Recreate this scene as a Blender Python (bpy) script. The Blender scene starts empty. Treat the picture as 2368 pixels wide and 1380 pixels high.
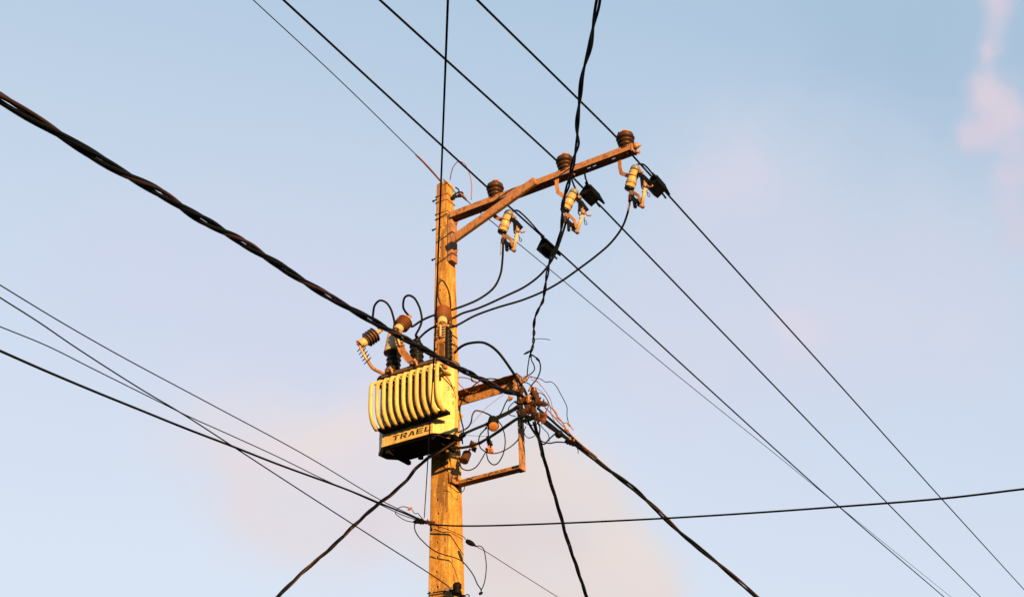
import bpy, bmesh, math, random
from mathutils import Vector, Matrix
random.seed(7)
S = bpy.context.scene
COL = S.collection

# ------------------------------------------------------------------ camera
TH, FP, RO, AZ = math.radians(30), 2700.0, math.radians(2.1), math.radians(120.2)
F = Vector((0, math.cos(TH), math.sin(TH)))
R0 = Vector((1, 0, 0)); U0 = Vector((0, -math.sin(TH), math.cos(TH)))
RR = R0 * math.cos(RO) - U0 * math.sin(RO)
UU = U0 * math.cos(RO) + R0 * math.sin(RO)
cam = bpy.data.cameras.new("camera"); camo = bpy.data.objects.new("camera", cam); COL.objects.link(camo)
camo.matrix_world = Matrix(((RR.x, UU.x, -F.x, 0), (RR.y, UU.y, -F.y, 0), (RR.z, UU.z, -F.z, 1.6), (0, 0, 0, 1)))
cam.sensor_width = 36; cam.lens = FP / 2368 * 36; cam.clip_end = 3000; cam.clip_start = .05
S.camera = camo

# local frame: x runs along the crossarm, y along the line of the conductors, z up, origin at the pole's foot
def ray(px, py): return F + RR * ((px - 1184) / FP) - UU * ((py - 690) / FP)
_r = ray(1031, 900)
PX, PY = _r.x / _r.y * 11.69, 11.69
ROT = math.pi / 2 - AZ
M_LOC = Matrix.Translation((PX, PY, 0)) @ Matrix.Rotation(ROT, 4, 'Z')
M_INV = M_LOC.inverted()
CAM = M_INV @ Vector((0, 0, 1.6))
def lray(px, py): return M_INV.to_3x3() @ ray(px, py)
def Bp(px, py, b): d = lray(px, py); return CAM + d * ((b - CAM.y) / d.y)
def Ap(px, py, a): d = lray(px, py); return CAM + d * ((a - CAM.x) / d.x)
def Zp(px, py, z): d = lray(px, py); return CAM + d * ((z - CAM.z) / d.z)
def Dp(px, py, dd): return CAM + lray(px, py) * dd

# ------------------------------------------------------------------ light
SUN_AZ, SUN_EL = math.radians(155), math.radians(10.5)
sd = Vector((math.sin(SUN_AZ) * math.cos(SUN_EL), math.cos(SUN_AZ) * math.cos(SUN_EL), math.sin(SUN_EL)))
sun = bpy.data.lights.new("sun", 'SUN'); sun.energy = 5.0; sun.angle = math.radians(.5); sun.color = (1, .55, .16)
suno = bpy.data.objects.new("sun", sun); COL.objects.link(suno)
suno.rotation_euler = (-sd).to_track_quat('-Z', 'Y').to_euler(); suno.location = (8, -6, 20)
S.view_settings.view_transform = 'Standard'; S.view_settings.look = 'None'
S.view_settings.gamma = 1; S.view_settings.use_curve_mapping = False
EXPO = 1.9
S.view_settings.exposure = EXPO

def s2l(c): return tuple((x / 12.92 if x <= .04045 else ((x + .055) / 1.055) ** 2.4) for x in (v / 255 for v in c))
W = bpy.data.worlds.new("World"); S.world = W; W.use_nodes = True
nt = W.node_tree; nt.nodes.clear()
def N(t, **k):
    n = nt.nodes.new(t)
    for a, b in k.items(): setattr(n, a, b)
    return n
def L(a, b): nt.links.new(a, b)
WS = .10
SKYK = 1 / (WS * 2 ** EXPO)
def skyc(c): l = s2l(c); return (l[0] * SKYK, l[1] * SKYK, l[2] * SKYK, 1)
tc = N('ShaderNodeTexCoord')
def vec(v):
    n = N('ShaderNodeCombineXYZ')
    for i in range(3): n.inputs[i].default_value = v[i]
    return n.outputs[0]
def vdot(a, v):
    n = N('ShaderNodeVectorMath', operation='DOT_PRODUCT'); L(a, n.inputs[0]); L(vec(v), n.inputs[1]); return n.outputs['Value']
def mth(op, a, b=None, clamp=False):
    n = N('ShaderNodeMath', operation=op); n.use_clamp = clamp
    for i, x in enumerate((a, b)):
        if x is None: continue
        if isinstance(x, (int, float)): n.inputs[i].default_value = x
        else: L(x, n.inputs[i])
    return n.outputs[0]
D = tc.outputs['Generated']  # direction of view in the world: the sky turns with nothing
g = (ray(1300, 0).normalized() - ray(1068, 1380).normalized()).normalized()
lo, hi = ray(1184, 1380).normalized().dot(g), ray(1600, -60).normalized().dot(g)
t = mth('DIVIDE', mth('SUBTRACT', vdot(D, g), lo), hi - lo)
ramp = N('ShaderNodeValToRGB'); L(t, ramp.inputs[0])
cols = [(0, (216, 226, 241)), (.3, (209, 220, 238)), (.52, (201, 215, 234)), (.74, (189, 208, 229)), (.9, (180, 203, 225)), (1, (175, 200, 222))]
cr = ramp.color_ramp
while len(cr.elements) < len(cols): cr.elements.new(.5)
for e, (p, c) in zip(cr.elements, cols):
    e.position = p; l = s2l(c); e.color = (*l, 1)
sc = N('ShaderNodeVectorMath', operation='SCALE'); L(ramp.outputs[0], sc.inputs[0]); sc.inputs['Scale'].default_value = SKYK
sky = N('ShaderNodeTexSky', sky_type='NISHITA'); sky.sun_disc = False
sky.sun_elevation = SUN_EL; sky.sun_rotation = SUN_AZ
mx = N('ShaderNodeMix', data_type='RGBA'); mx.inputs[0].default_value = .965
L(sky.outputs[0], mx.inputs[6]); L(sc.outputs[0], mx.inputs[7])
cur = mx.outputs[2]
nz = N('ShaderNodeTexNoise'); nz.inputs['Scale'].default_value = 5.0; nz.inputs['Detail'].default_value = 7; nz.inputs['Roughness'].default_value = .55
L(D, nz.inputs['Vector'])
nz2 = N('ShaderNodeTexNoise'); nz2.inputs['Scale'].default_value = 16; nz2.inputs['Detail'].default_value = 6
L(D, nz2.inputs['Vector'])
def warp(src, tex, amt):
    a = N('ShaderNodeVectorMath', operation='SUBTRACT'); L(tex.outputs['Color'], a.inputs[0]); a.inputs[1].default_value = (.5, .5, .5)
    b = N('ShaderNodeVectorMath', operation='SCALE'); L(a.outputs[0], b.inputs[0]); b.inputs['Scale'].default_value = amt
    c = N('ShaderNodeVectorMath', operation='ADD'); L(src, c.inputs[0]); L(b.outputs[0], c.inputs[1]); return c.outputs[0]
DW = warp(warp(D, nz, .13), nz2, .03)
dn = N('ShaderNodeVectorMath', operation='NORMALIZE'); L(DW, dn.inputs[0]); DW = dn.outputs[0]
nz3 = N('ShaderNodeTexNoise'); nz3.inputs['Scale'].default_value = 45; nz3.inputs['Detail'].default_value = 5; L(D, nz3.inputs['Vector'])
DS0 = warp(warp(D, nz2, .034), nz3, .012)
DSn = N('ShaderNodeVectorMath', operation='NORMALIZE'); L(DS0, DSn.inputs[0]); DS = DSn.outputs[0]
def cloud(blobs, col, amt, lo=.18, hi=.85, DW=DW):
    """soft cloud: each blob is a direction in the sky (sighted at px, py) with an angular radius; noise breaks the outline"""
    global cur
    acc = None
    for (x, y, r, w) in blobs:
        d = ray(x, y).normalized()
        k = 2 * (FP / r) ** 2
        e = mth('MULTIPLY', mth('SUBTRACT', vdot(DW, d), 1.0), k)
        gq = mth('MULTIPLY', mth('POWER', math.e, e), w)
        acc = gq if acc is None else mth('ADD', acc, gq)
    mr = N('ShaderNodeMapRange', interpolation_type='SMOOTHSTEP'); L(acc, mr.inputs[0])
    mr.inputs[1].default_value = lo; mr.inputs[2].default_value = hi
    f = mth('MULTIPLY', mth('MULTIPLY', mr.outputs[0], amt), mth('ADD', mth('MULTIPLY', nz2.outputs['Fac'], .9), .55), True)
    q = N('ShaderNodeMix', data_type='RGBA'); L(f, q.inputs[0]); L(cur, q.inputs[6]); q.inputs[7].default_value = skyc(col)
    cur = q.outputs[2]
cloud([(2150, -60, 420, 1.0), (2330, -200, 500, .6)], (167, 193, 217), .75, .05, 1.3)
cloud([(1900, 620, 380, .8), (1600, 820, 260, .6), (2250, 650, 260, .7), (1650, 430, 200, .5)], (214, 216, 232), .5, .1, 1.1)
cloud([(700, 740, 400, .8), (250, 640, 200, .4), (1150, 760, 250, .5)], (209, 212, 233), .6, .05, 1.1)
cloud([(700, 1090, 190, .8), (480, 1030, 150, .5), (900, 1130, 190, .9), (780, 1010, 90, .7), (640, 1160, 150, .4)], (228, 221, 227), .9, .0, 1.1)
cloud([(1290, 1110, 120, 1.0), (1160, 1090, 130, .8), (1380, 1300, 160, 1.0), (1480, 1350, 95, .6), (1180, 1330, 170, .8), (1060, 1180, 120, .6)], (230, 219, 216), .95, .0, 1.15)
cloud([(1320, 1080, 80, .8), (1400, 1120, 60, .5), (1490, 1310, 90, .9), (1430, 1250, 60, .5), (740, 1010, 70, .8), (830, 1000, 50, .5), (640, 1010, 50, .4)], (236, 223, 219), .7, .0, 1.4, DS)
cloud([(1150, 1230, 120, .7), (850, 1180, 110, .6), (1300, 1220, 70, .5)], (221, 208, 216), .55, .1, 1.0)
cloud([(2280, 200, 42, 1.0), (2325, 250, 45, 1.0), (2290, 290, 48, .9), (2240, 310, 30, .6), (2300, 60, 30, .6), (2320, 20, 30, .5), (2285, 130, 22, .5), (2350, 420, 42, .8), (2335, 500, 40, .6), (2360, 340, 36, .6), (2310, -20, 40, .7), (2300, 110, 28, .6), (2355, 560, 40, .6)], (216, 207, 222), .9, .0, 1.3, DS)
cloud([(2290, 215, 24, .8), (2325, 262, 22, .7)], (226, 214, 222), .5, .0, 1.4, DS)
cloud([(1700, 380, 80, .8), (1630, 430, 70, .6), (1760, 430, 60, .5), (1890, 770, 80, .8), (1830, 830, 60, .5), (1570, 880, 110, .6)], (222, 215, 230), .55, .0, 1.5, DS)
cloud([(1890, 770, 50, .6), (1330, 880, 60, .3)], (228, 218, 230), .45, .1, .8)
bg = N('ShaderNodeBackground'); L(cur, bg.inputs[0]); bg.inputs[1].default_value = WS
wo = N('ShaderNodeOutputWorld'); L(bg.outputs[0], wo.inputs[0])

# ------------------------------------------------------------------ materials
def mat(name, c1, c2=None, rough=.6, metal=0, scale=8, stretch=1, bump=0, spots=None, spotscale=30, spotlo=.62, coat=0, streak=None, spec=None, extra=()):
    m = bpy.data.materials.new(name); m.use_nodes = True
    n = m.node_tree; b = n.nodes['Principled BSDF']
    b.inputs['Roughness'].default_value = rough; b.inputs['Metallic'].default_value = metal
    b.inputs['Specular IOR Level'].default_value = .25 if spec is None else spec
    if coat: b.inputs['Coat Weight'].default_value = coat
    t = n.nodes.new('ShaderNodeTexCoord'); mp = n.nodes.new('ShaderNodeMapping')
    mp.inputs['Scale'].default_value = (1, 1, stretch); n.links.new(t.outputs['Object'], mp.inputs[0])
    z = n.nodes.new('ShaderNodeTexNoise'); z.inputs['Scale'].default_value = scale; z.inputs['Detail'].default_value = 8; z.inputs['Roughness'].default_value = .65
    n.links.new(mp.outputs[0], z.inputs['Vector'])
    r = n.nodes.new('ShaderNodeValToRGB'); r.color_ramp.elements[0].position = .35; r.color_ramp.elements[1].position = .65
    r.color_ramp.elements[0].color = (*c1, 1); r.color_ramp.elements[1].color = (*(c2 or c1), 1)
    n.links.new(z.outputs['Fac'], r.inputs[0]); out = r.outputs[0]
    def over(out, tex_scale, lo, hi, col, vec=None, amt=1):
        z2 = n.nodes.new('ShaderNodeTexNoise'); z2.inputs['Scale'].default_value = tex_scale; z2.inputs['Detail'].default_value = 6
        n.links.new(vec or t.outputs['Object'], z2.inputs['Vector'])
        mr = n.nodes.new('ShaderNodeMapRange'); mr.inputs[1].default_value = lo; mr.inputs[2].default_value = hi; mr.inputs[4].default_value = amt
        n.links.new(z2.outputs['Fac'], mr.inputs[0])
        q = n.nodes.new('ShaderNodeMix'); q.data_type = 'RGBA'; n.links.new(mr.outputs[0], q.inputs[0]); n.links.new(out, q.inputs[6]); q.inputs[7].default_value = (*col, 1)
        return q.outputs[2]
    if streak:
        m2 = n.nodes.new('ShaderNodeMapping'); m2.inputs['Scale'].default_value = (1, 1, .06); n.links.new(t.outputs['Object'], m2.inputs[0])
        out = over(out, 26, .5, .72, streak, m2.outputs[0], .75)
    for (sc_, lo_, hi_, col_, st_, am_) in extra:
        m3 = n.nodes.new('ShaderNodeMapping'); m3.inputs['Scale'].default_value = (1, 1, st_); m3.inputs['Location'].default_value = (sc_, 3, 1); n.links.new(t.outputs['Object'], m3.inputs[0])
        out = over(out, sc_, lo_, hi_, col_, m3.outputs[0], am_)
    if spots: out = over(out, spotscale, spotlo, spotlo + .08, spots)
    n.links.new(out, b.inputs['Base Color'])
    if bump:
        bp = n.nodes.new('ShaderNodeBump'); bp.inputs['Strength'].default_value = bump; bp.inputs['Distance'].default_value = .0012
        n.links.new(z.outputs['Fac'], bp.inputs['Height']); n.links.new(bp.outputs[0], b.inputs['Normal'])
    rr = n.nodes.new('ShaderNodeMapRange'); rr.inputs[3].default_value = max(0, rough - .12); rr.inputs[4].default_value = min(1, rough + .12)
    n.links.new(z.outputs['Fac'], rr.inputs[0]); n.links.new(rr.outputs[0], b.inputs['Roughness'])
    return m
M = dict(
    concrete=mat('weathered_concrete', (.18, .090, .020), (.36, .225, .058), .9, scale=9, stretch=.3, bump=.8, spots=(.07, .028, .012), spotscale=34, spotlo=.64, streak=(.15, .05, .014), extra=((6, .50, .68, (.14, .055, .016), .30, .6), (55, .52, .66, (.10, .040, .014), .7, .6), (10, .58, .62, (.06, .03, .016), .14, .65), (24, .60, .64, (.36, .25, .10), .5, .5))),
    rust=mat('painted_rusty_steel', (.155, .076, .037), (.225, .116, .059), .65, scale=16, bump=.5, spots=(.06, .022, .012), spotscale=50, extra=((30, .52, .66, (.09, .032, .014), .5, .8),)),
    frame=mat('rusted_angle_iron', (.145, .072, .032), (.22, .118, .055), .75, scale=30, bump=.3, spots=(.05, .022, .012), spotscale=50, spotlo=.6, extra=((18, .5, .62, (.07, .028, .014), .6, .8),)),
    galv=mat('dull_galvanised_steel', (.14, .11, .085), (.2, .15, .11), .5, .3, scale=30, bump=.2),
    brass=mat('tarnished_brass', (.18, .085, .04), (.26, .14, .07), .5, .2, scale=40, bump=.2),
    tank=mat('cream_enamel', (.315, .232, .082), (.36, .28, .11), .5, scale=10, bump=.05, spots=(.15, .07, .025), spotscale=34, spotlo=.66, streak=(.20, .13, .05), extra=((14, .56, .72, (.24, .16, .065), .15, .7), (45, .64, .70, (.13, .06, .02), 1, .7))),
    tankshade=mat('gap_shade_enamel', (.04, .026, .014), (.07, .042, .022), .9, scale=20, spec=.05),  # tank enamel with the shade between cooling tubes put into its colour
    base=mat('tarry_base_steel', (.005, .0055, .007), (.009, .008, .008), .8, scale=20, spec=.05),
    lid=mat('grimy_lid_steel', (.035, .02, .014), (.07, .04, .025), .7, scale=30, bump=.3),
    black=mat('black_cable_sheath', (.0016, .0024, .0038), (.003, .0038, .0055), .6, scale=20, spec=.05),
    dusty=mat('glint_brown_sheath', (.034, .014, .007), (.006, .004, .004), .6, scale=3, spec=.12),  # brown patches paint the sun's warm glints on black strands
    blackgloss=mat('black_glazed_insulator', (.002, .0028, .0045), (.005, .0045, .006), .4, scale=20, spec=.12),
    brown=mat('brown_glazed_porcelain', (.020, .009, .007), (.038, .016, .011), .4, scale=15),
    red=mat('terracotta_polymer', (.085, .027, .012), (.12, .040, .016), .6, scale=15),
    cream=mat('cream_porcelain', (.26, .19, .10), (.31, .235, .125), .4, scale=15, spots=(.15, .08, .04), spotscale=40),
    grey=mat('grey_porcelain', (.09, .10, .115), (.13, .135, .14), .4, scale=15),
    copper=mat('bare_copper', (.13, .05, .028), (.17, .07, .04), .55, .2, scale=60),
    conn=mat('brown_dusty_plastic', (.022, .010, .007), (.05, .02, .012), .8, scale=50, bump=.8, spec=.1),
    orange=mat('orange_plastic', (.20, .068, .020), (.28, .11, .036), .6, scale=40, spots=(.06, .025, .012), spotscale=60),
    ink=mat('black_stencil_paint', (.006, .006, .006), rough=.7),
    ground=mat('shaded_roadside_ground', (.014, .016, .010), (.024, .026, .016), 1, scale=.6, spec=0),  # dark vegetation tone, also painting in shade from surroundings not built
    asphalt=mat('asphalt', (.03, .03, .032), (.042, .042, .043), .95, scale=3, spec=0),
)

# ------------------------------------------------------------------ mesh builder (local pole frame)
class MB:
    def __init__(s): s.v = []; s.f = []; s.sm = []
    def add(s, vs, fs, smooth=False):
        o = len(s.v); s.v += [Vector(x) for x in vs]; s.f += [tuple(i + o for i in q) for q in fs]; s.sm += [smooth] * len(fs); return s
    def box(s, c, h, axes=None, bev=0):
        ax = axes or (Vector((1, 0, 0)), Vector((0, 1, 0)), Vector((0, 0, 1))); c = Vector(c)
        if bev <= 0:
            vs = [c + ax[0] * (h[0] * i) + ax[1] * (h[1] * j) + ax[2] * (h[2] * k) for i in (-1, 1) for j in (-1, 1) for k in (-1, 1)]
            return s.add(vs, [(0, 1, 3, 2), (4, 6, 7, 5), (0, 4, 5, 1), (2, 3, 7, 6), (0, 2, 6, 4), (1, 5, 7, 3)])
        bm = bmesh.new(); bmesh.ops.create_cube(bm, size=2)
        for v in bm.verts: v.co = Vector((v.co.x * h[0], v.co.y * h[1], v.co.z * h[2]))
        bmesh.ops.bevel(bm, geom=bm.edges[:], offset=bev, segments=2, affect='EDGES', profile=.5)
        bm.verts.index_update()
        s.add([c + ax[0] * v.co.x + ax[1] * v.co.y + ax[2] * v.co.z for v in bm.verts], [[v.index for v in f.verts] for f in bm.faces]); bm.free(); return s
    def bar(s, p, q, w, h, up=(0, 0, 1), bev=0):
        p, q = Vector(p), Vector(q); d = (q - p); l = d.length; d.normalize()
        x = d.cross(Vector(up)).normalized(); y = x.cross(d).normalized()
        return s.box((p + q) / 2, (l / 2, w / 2, h / 2), (d, x, y), bev)
    def tube(s, pts, r, n=8, caps=True, flat=None):
        pts = [Vector(p) for p in pts]; m = len(pts)
        rs = r if isinstance(r, (list, tuple)) else [r] * m
        T = [(pts[min(i + 1, m - 1)] - pts[max(i - 1, 0)]).normalized() for i in range(m)]
        up = Vector((0, 0, 1)) if abs(T[0].z) < .9 else Vector((1, 0, 0))
        x = T[0].cross(up).normalized(); vs = []
        for i in range(m):
            x = (x - T[i] * x.dot(T[i])); x = x.normalized() if x.length > 1e-6 else T[i].orthogonal().normalized()
            y = T[i].cross(x)
            for k in range(n):
                a = 2 * math.pi * k / n
                vs.append(pts[i] + (x * math.cos(a) + y * math.sin(a)) * rs[i])
        fs = [(i * n + k, i * n + (k + 1) % n, (i + 1) * n + (k + 1) % n, (i + 1) * n + k) for i in range(m - 1) for k in range(n)]
        s.add(vs, fs, True)
        if caps: 
            o = len(s.v) - len(vs); s.f += [tuple(o + k for k in reversed(range(n))), tuple(o + (m - 1) * n + k for k in range(n))]; s.sm += [False, False]
        return s
    def lathe(s, o, ax, prof, n=20):
        """prof: (radius, height along ax)"""
        o = Vector(o); ax = Vector(ax).normalized(); x = ax.orthogonal().normalized(); y = ax.cross(x); vs = []
        for r, h in prof:
            for k in range(n):
                a = 2 * math.pi * k / n; vs.append(o + ax * h + (x * math.cos(a) + y * math.sin(a)) * max(r, 1e-4))
        m = len(prof)
        fs = [(i * n + k, i * n + (k + 1) % n, (i + 1) * n + (k + 1) % n, (i + 1) * n + k) for i in range(m - 1) for k in range(n)]
        s.add(vs, fs, True); b = len(s.v) - len(vs)
        s.f += [tuple(b + k for k in reversed(range(n))), tuple(b + (m - 1) * n + k for k in range(n))]; s.sm += [False, False]
        return s
    def prism(s, poly, z0, z1, top=None, smooth=False):
        """poly in (x,y), extruded z0..z1; top optional second outline"""
        n = len(poly); tp = top or poly
        s.add([(x, y, z0) for x, y in poly] + [(x, y, z1) for x, y in tp],
              [tuple(reversed(range(n))), tuple(range(n, 2 * n))] + [(i, (i + 1) % n, n + (i + 1) % n, n + i) for i in range(n)], smooth); return s
    def mesh(s, name, off=(0, 0, 0)):
        me = bpy.data.meshes.new(name); off = Vector(off)
        me.from_pydata([v - off for v in s.v], [], s.f); me.update()
        bm = bmesh.new(); bm.from_mesh(me); bmesh.ops.recalc_face_normals(bm, faces=bm.faces); bm.to_mesh(me); bm.free()
        me.polygons.foreach_set('use_smooth', s.sm); me.update(); return me

def settag(o, label, cat, group=None, kind=None):
    o['label'] = label
    if cat: o['category'] = cat
    if group: o['group'] = group
    if kind: o['kind'] = kind
def root(name, loc, label, cat, group=None):
    o = bpy.data.objects.new(name, None); COL.objects.link(o); o.empty_display_size = .1
    o.matrix_world = M_LOC @ Matrix.Translation(Vector(loc)); o['_l'] = list(loc)
    settag(o, label, cat, group); return o
def part(mb, name, m, parent, label=None):
    """a mesh child; geometry is given in the pole frame (parent thing at its own local place)"""
    p = parent
    while p.parent: p = p.parent
    me = mb.mesh(name, p['_l']); me.materials.append(M[m]); o = bpy.data.objects.new(name, me); COL.objects.link(o); o.parent = parent
    if label: o['label'] = label
    return o
def single(mb, name, m, loc, label, cat, group=None):
    me = mb.mesh(name, loc); me.materials.append(M[m]); o = bpy.data.objects.new(name, me); COL.objects.link(o)
    o.matrix_world = M_LOC @ Matrix.Translation(Vector(loc)); o['_l'] = list(loc); settag(o, label, cat, group); return o
def boolean(o, cutter_mb):
    p = o
    while p.parent: p = p.parent
    cm = cutter_mb.mesh('c', p['_l'])
    c = bpy.data.objects.new('cutter', cm); COL.objects.link(c); c.matrix_world = M_LOC @ Matrix.Translation(Vector(p['_l']))
    bpy.context.view_layer.update()
    md = o.modifiers.new('b', 'BOOLEAN'); md.object = c; md.operation = 'DIFFERENCE'; md.solver = 'EXACT'
    dg = bpy.context.evaluated_depsgraph_get(); me = bpy.data.meshes.new_from_object(o.evaluated_get(dg))
    o.modifiers.clear(); o.data = me; bpy.data.objects.remove(c)
def copy_tree(o, parent=None):
    c = o.copy(); COL.objects.link(c); c.parent = parent
    for ch in list(o.children): copy_tree(ch, c)
    return c

def catmull(p, n=8):
    p = [Vector(x) for x in p]
    if len(p) < 3: return [p[0].lerp(p[-1], i / n) for i in range(n + 1)]
    q = [p[0] * 2 - p[1]] + p + [p[-1] * 2 - p[-2]]; out = []
    for i in range(1, len(q) - 2):
        a, b, c, d = q[i - 1:i + 3]
        t0 = 0; t1 = t0 + max((b - a).length, 1e-5) ** .5; t2 = t1 + max((c - b).length, 1e-5) ** .5; t3 = t2 + max((d - c).length, 1e-5) ** .5
        for k in range(n):
            t = t1 + (t2 - t1) * k / n
            A1 = a * ((t1 - t) / (t1 - t0)) + b * ((t - t0) / (t1 - t0)); A2 = b * ((t2 - t) / (t2 - t1)) + c * ((t - t1) / (t2 - t1)); A3 = c * ((t3 - t) / (t3 - t2)) + d * ((t - t2) / (t3 - t2))
            B1 = A1 * ((t2 - t) / (t2 - t0)) + A2 * ((t - t0) / (t2 - t0)); B2 = A2 * ((t3 - t) / (t3 - t1)) + A3 * ((t - t1) / (t3 - t1))
            out.append(B1 * ((t2 - t) / (t2 - t1)) + B2 * ((t - t1) / (t2 - t1)))
    out.append(p[-1]); return out
def dep(p): return (M_LOC.to_3x3() @ (Vector(p) - CAM)).dot(F)
def path(items, ext0=0, ext1=0, n=8):
    """items: Vectors (known places) and (px,py) sightings; a sighting's distance runs evenly between its known neighbours"""
    scr = []; kn = []
    for it in items:
        if isinstance(it, Vector):
            w = M_LOC.to_3x3() @ (it - CAM); d = w.dot(F); scr.append((1184 + FP * w.dot(RR) / d, 690 - FP * w.dot(UU) / d)); kn.append(1 / d)
        else: scr.append(it); kn.append(None)
    cum = [0]
    for i in range(1, len(scr)): cum.append(cum[-1] + math.hypot(scr[i][0] - scr[i - 1][0], scr[i][1] - scr[i - 1][1]))
    idx = [i for i, k in enumerate(kn) if k is not None]; P = []
    for i, it in enumerate(items):
        if kn[i] is not None: P.append(it); continue
        a = max([j for j in idx if j < i], default=idx[0]); b = min([j for j in idx if j > i], default=idx[-1])
        iv = kn[a] if a == b else kn[a] + (kn[b] - kn[a]) * (cum[i] - cum[a]) / max(cum[b] - cum[a], 1e-6)
        P.append(Dp(scr[i][0], scr[i][1], 1 / iv))
    o = catmull(P, n)
    if ext0: o = [o[0] + (o[0] - o[1]).normalized() * ext0] + o
    if ext1: o = o + [o[-1] + (o[-1] - o[-2]).normalized() * ext1]
    return o
def zz(x0, y0, s):
    return lambda x, y: (x0 + x / s, y0 + y / s)
z1, z2, z3, z4, z5, z6 = zz(960, 340, 4.6), zz(1240, 270, 4.3125), zz(800, 660, 5.75), zz(820, 820, 5.307), zz(1040, 760, 3.632), zz(880, 1080, 4.6)
z7 = zz(1050, 940, 7.26); zc = zz(1140, 470, 10.62); zk = zz(1170, 840, 6.272)
def wire(name, items, r, m, label, cat='wire', group=None, ext0=0, ext1=0, n=8, sides=8):
    pts = path(items, ext0, ext1, n); return single(MB().tube(pts, r, sides), name, m, pts[len(pts) // 2], label, cat, group)
def resample(pts, step):
    out = [pts[0]]; acc = 0
    for a, b in zip(pts, pts[1:]):
        l = (b - a).length; k = max(1, int(l / step))
        for i in range(1, k + 1): out.append(a.lerp(b, i / k))
    return out
def bundle(name, items, r, R, ns, pitch, m, label, cat, ext0=0, ext1=0, mats=None, wob=0, group=None, n=8, breathe=.25, phases=None):
    pts = resample(path(items, ext0, ext1, n), pitch / 14)
    rt = root(name, pts[len(pts) // 2], label, cat, group)
    T = [(pts[min(i + 1, len(pts) - 1)] - pts[max(i - 1, 0)]).normalized() for i in range(len(pts))]
    rnd = random.Random(name + str(len(pts))); w1, w2 = rnd.uniform(0, 6), rnd.uniform(0, 6)
    for k in range(ns):
        q = []; s = 0
        for i, p in enumerate(pts):
            if i: s += (pts[i] - pts[i - 1]).length
            x = T[i].cross(Vector((0, 0, 1))).normalized(); y = x.cross(T[i])
            a = 2 * math.pi * ((phases[k] if phases else k / ns) + s / pitch + .12 * math.sin(s * 1.7 + w1)); rad = R * (1 + breathe * math.sin(s * 2.9 + w1 + k * 2))
            q.append(p + (x * math.cos(a) + y * math.sin(a)) * rad + (x * math.sin(s * 4.1 + w2) + y * math.sin(s * 5.3 + w1)) * wob)
        part(MB().tube(q, r, 8), 'strand', (mats[k] if mats else m), rt)
    return rt

# ------------------------------------------------------------------ ground
def sheet(name, pts, z, m, label=None):
    me = bpy.data.meshes.new(name); me.from_pydata([(x, y, z) for x, y in pts], [], [tuple(range(len(pts)))]); me.materials.append(M[m])
    o = bpy.data.objects.new(name, me); COL.objects.link(o); o['kind'] = 'structure'; return o
sheet('ground', [(-900, -900), (900, -900), (900, 900), (-900, 900)], 0, 'ground')
c, s_ = math.cos(ROT), math.sin(ROT)
def rot(a, b): return (PX + a * c - b * s_, PY + a * s_ + b * c)
sheet('road', [rot(-9, -400), rot(-2, -400), rot(-2, 400), rot(-9, 400)], .004, 'asphalt')

# ------------------------------------------------------------------ utility pole
def hw(z): return .078 + (10 - z) * .0118      # half width of the square tapering shaft
pole = root('utility_pole', (0, 0, 0), 'tall square tapering concrete pole with rows of small holes, lit orange by the sun', 'utility pole')
mb = MB()
def sect(h, ch): return [(-h + ch, -h), (h - ch, -h), (h, -h + ch), (h, h - ch), (h - ch, h), (-h + ch, h), (-h, h - ch), (-h, -h + ch)]
mb.prism(sect(hw(-1), .02), -1, 9.97, sect(hw(9.97), .014)); 
mb.prism(sect(hw(9.97), .014), 9.97, 10.0, sect(hw(10) - .02, .014))
shaft = part(mb, 'shaft', 'concrete', pole)
bm = bmesh.new(); bm.from_mesh(shaft.data); bmesh.ops.remove_doubles(bm, verts=bm.verts, dist=1e-4)
ff = [f for f in bm.faces if abs(f.normal.z) > .99 and abs(f.calc_center_median().z - 9.97) < .001]
bmesh.ops.delete(bm, geom=ff, context='FACES'); bm.to_mesh(shaft.data); bm.free()
cut = MB(); zh = 9.90; k = 0
rnd = random.Random(3)
while zh > 1:
    h = hw(zh); st = .143 + (10 - zh) * .0025
    jx = rnd.uniform(-.006, .006); rr_ = rnd.uniform(.011, .0155) * (1 + (10 - zh) * .03)
    cut.lathe((-.012 + jx - (10 - zh) * .003, -h - .02, zh), (0, 1, 0), [(rr_, 0), (rr_ * .9, .06)], 8)
    zb = zh - .07
    if not 6.6 < zb < 7.2: cut.lathe((hw(zb) + .02, .015 + rnd.uniform(-.006, .006), zb), (-1, 0, 0), [(rr_, 0), (rr_ * .9, .06)], 8)
    zh -= st; k += 1
boolean(shaft, cut)
for zb in (9.80, 9.38, 8.96):
    q = MB().tube([(-hw(zb) + .02, -.03, zb), (-hw(zb) - .075, -.03, zb - .012)], .009, 8).lathe((-hw(zb) - .07, -.03, zb - .012), (-1, 0, 0), [(.014, 0), (.014, .012)], 6)
    part(q, 'step_bolt', 'base', pole)
for zb, t_ in ((9.79, .006), (9.70, .005), (9.53, .006), (9.46, .005)):
    h = hw(zb) + .004; part(MB().tube([(-h, -h, zb), (h, -h, zb), (h, h, zb), (-h, h, zb), (-h, -h, zb)], t_ * 1.1, 6), 'strap', 'copper' if zb > 9 else 'conn', pole)

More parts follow.
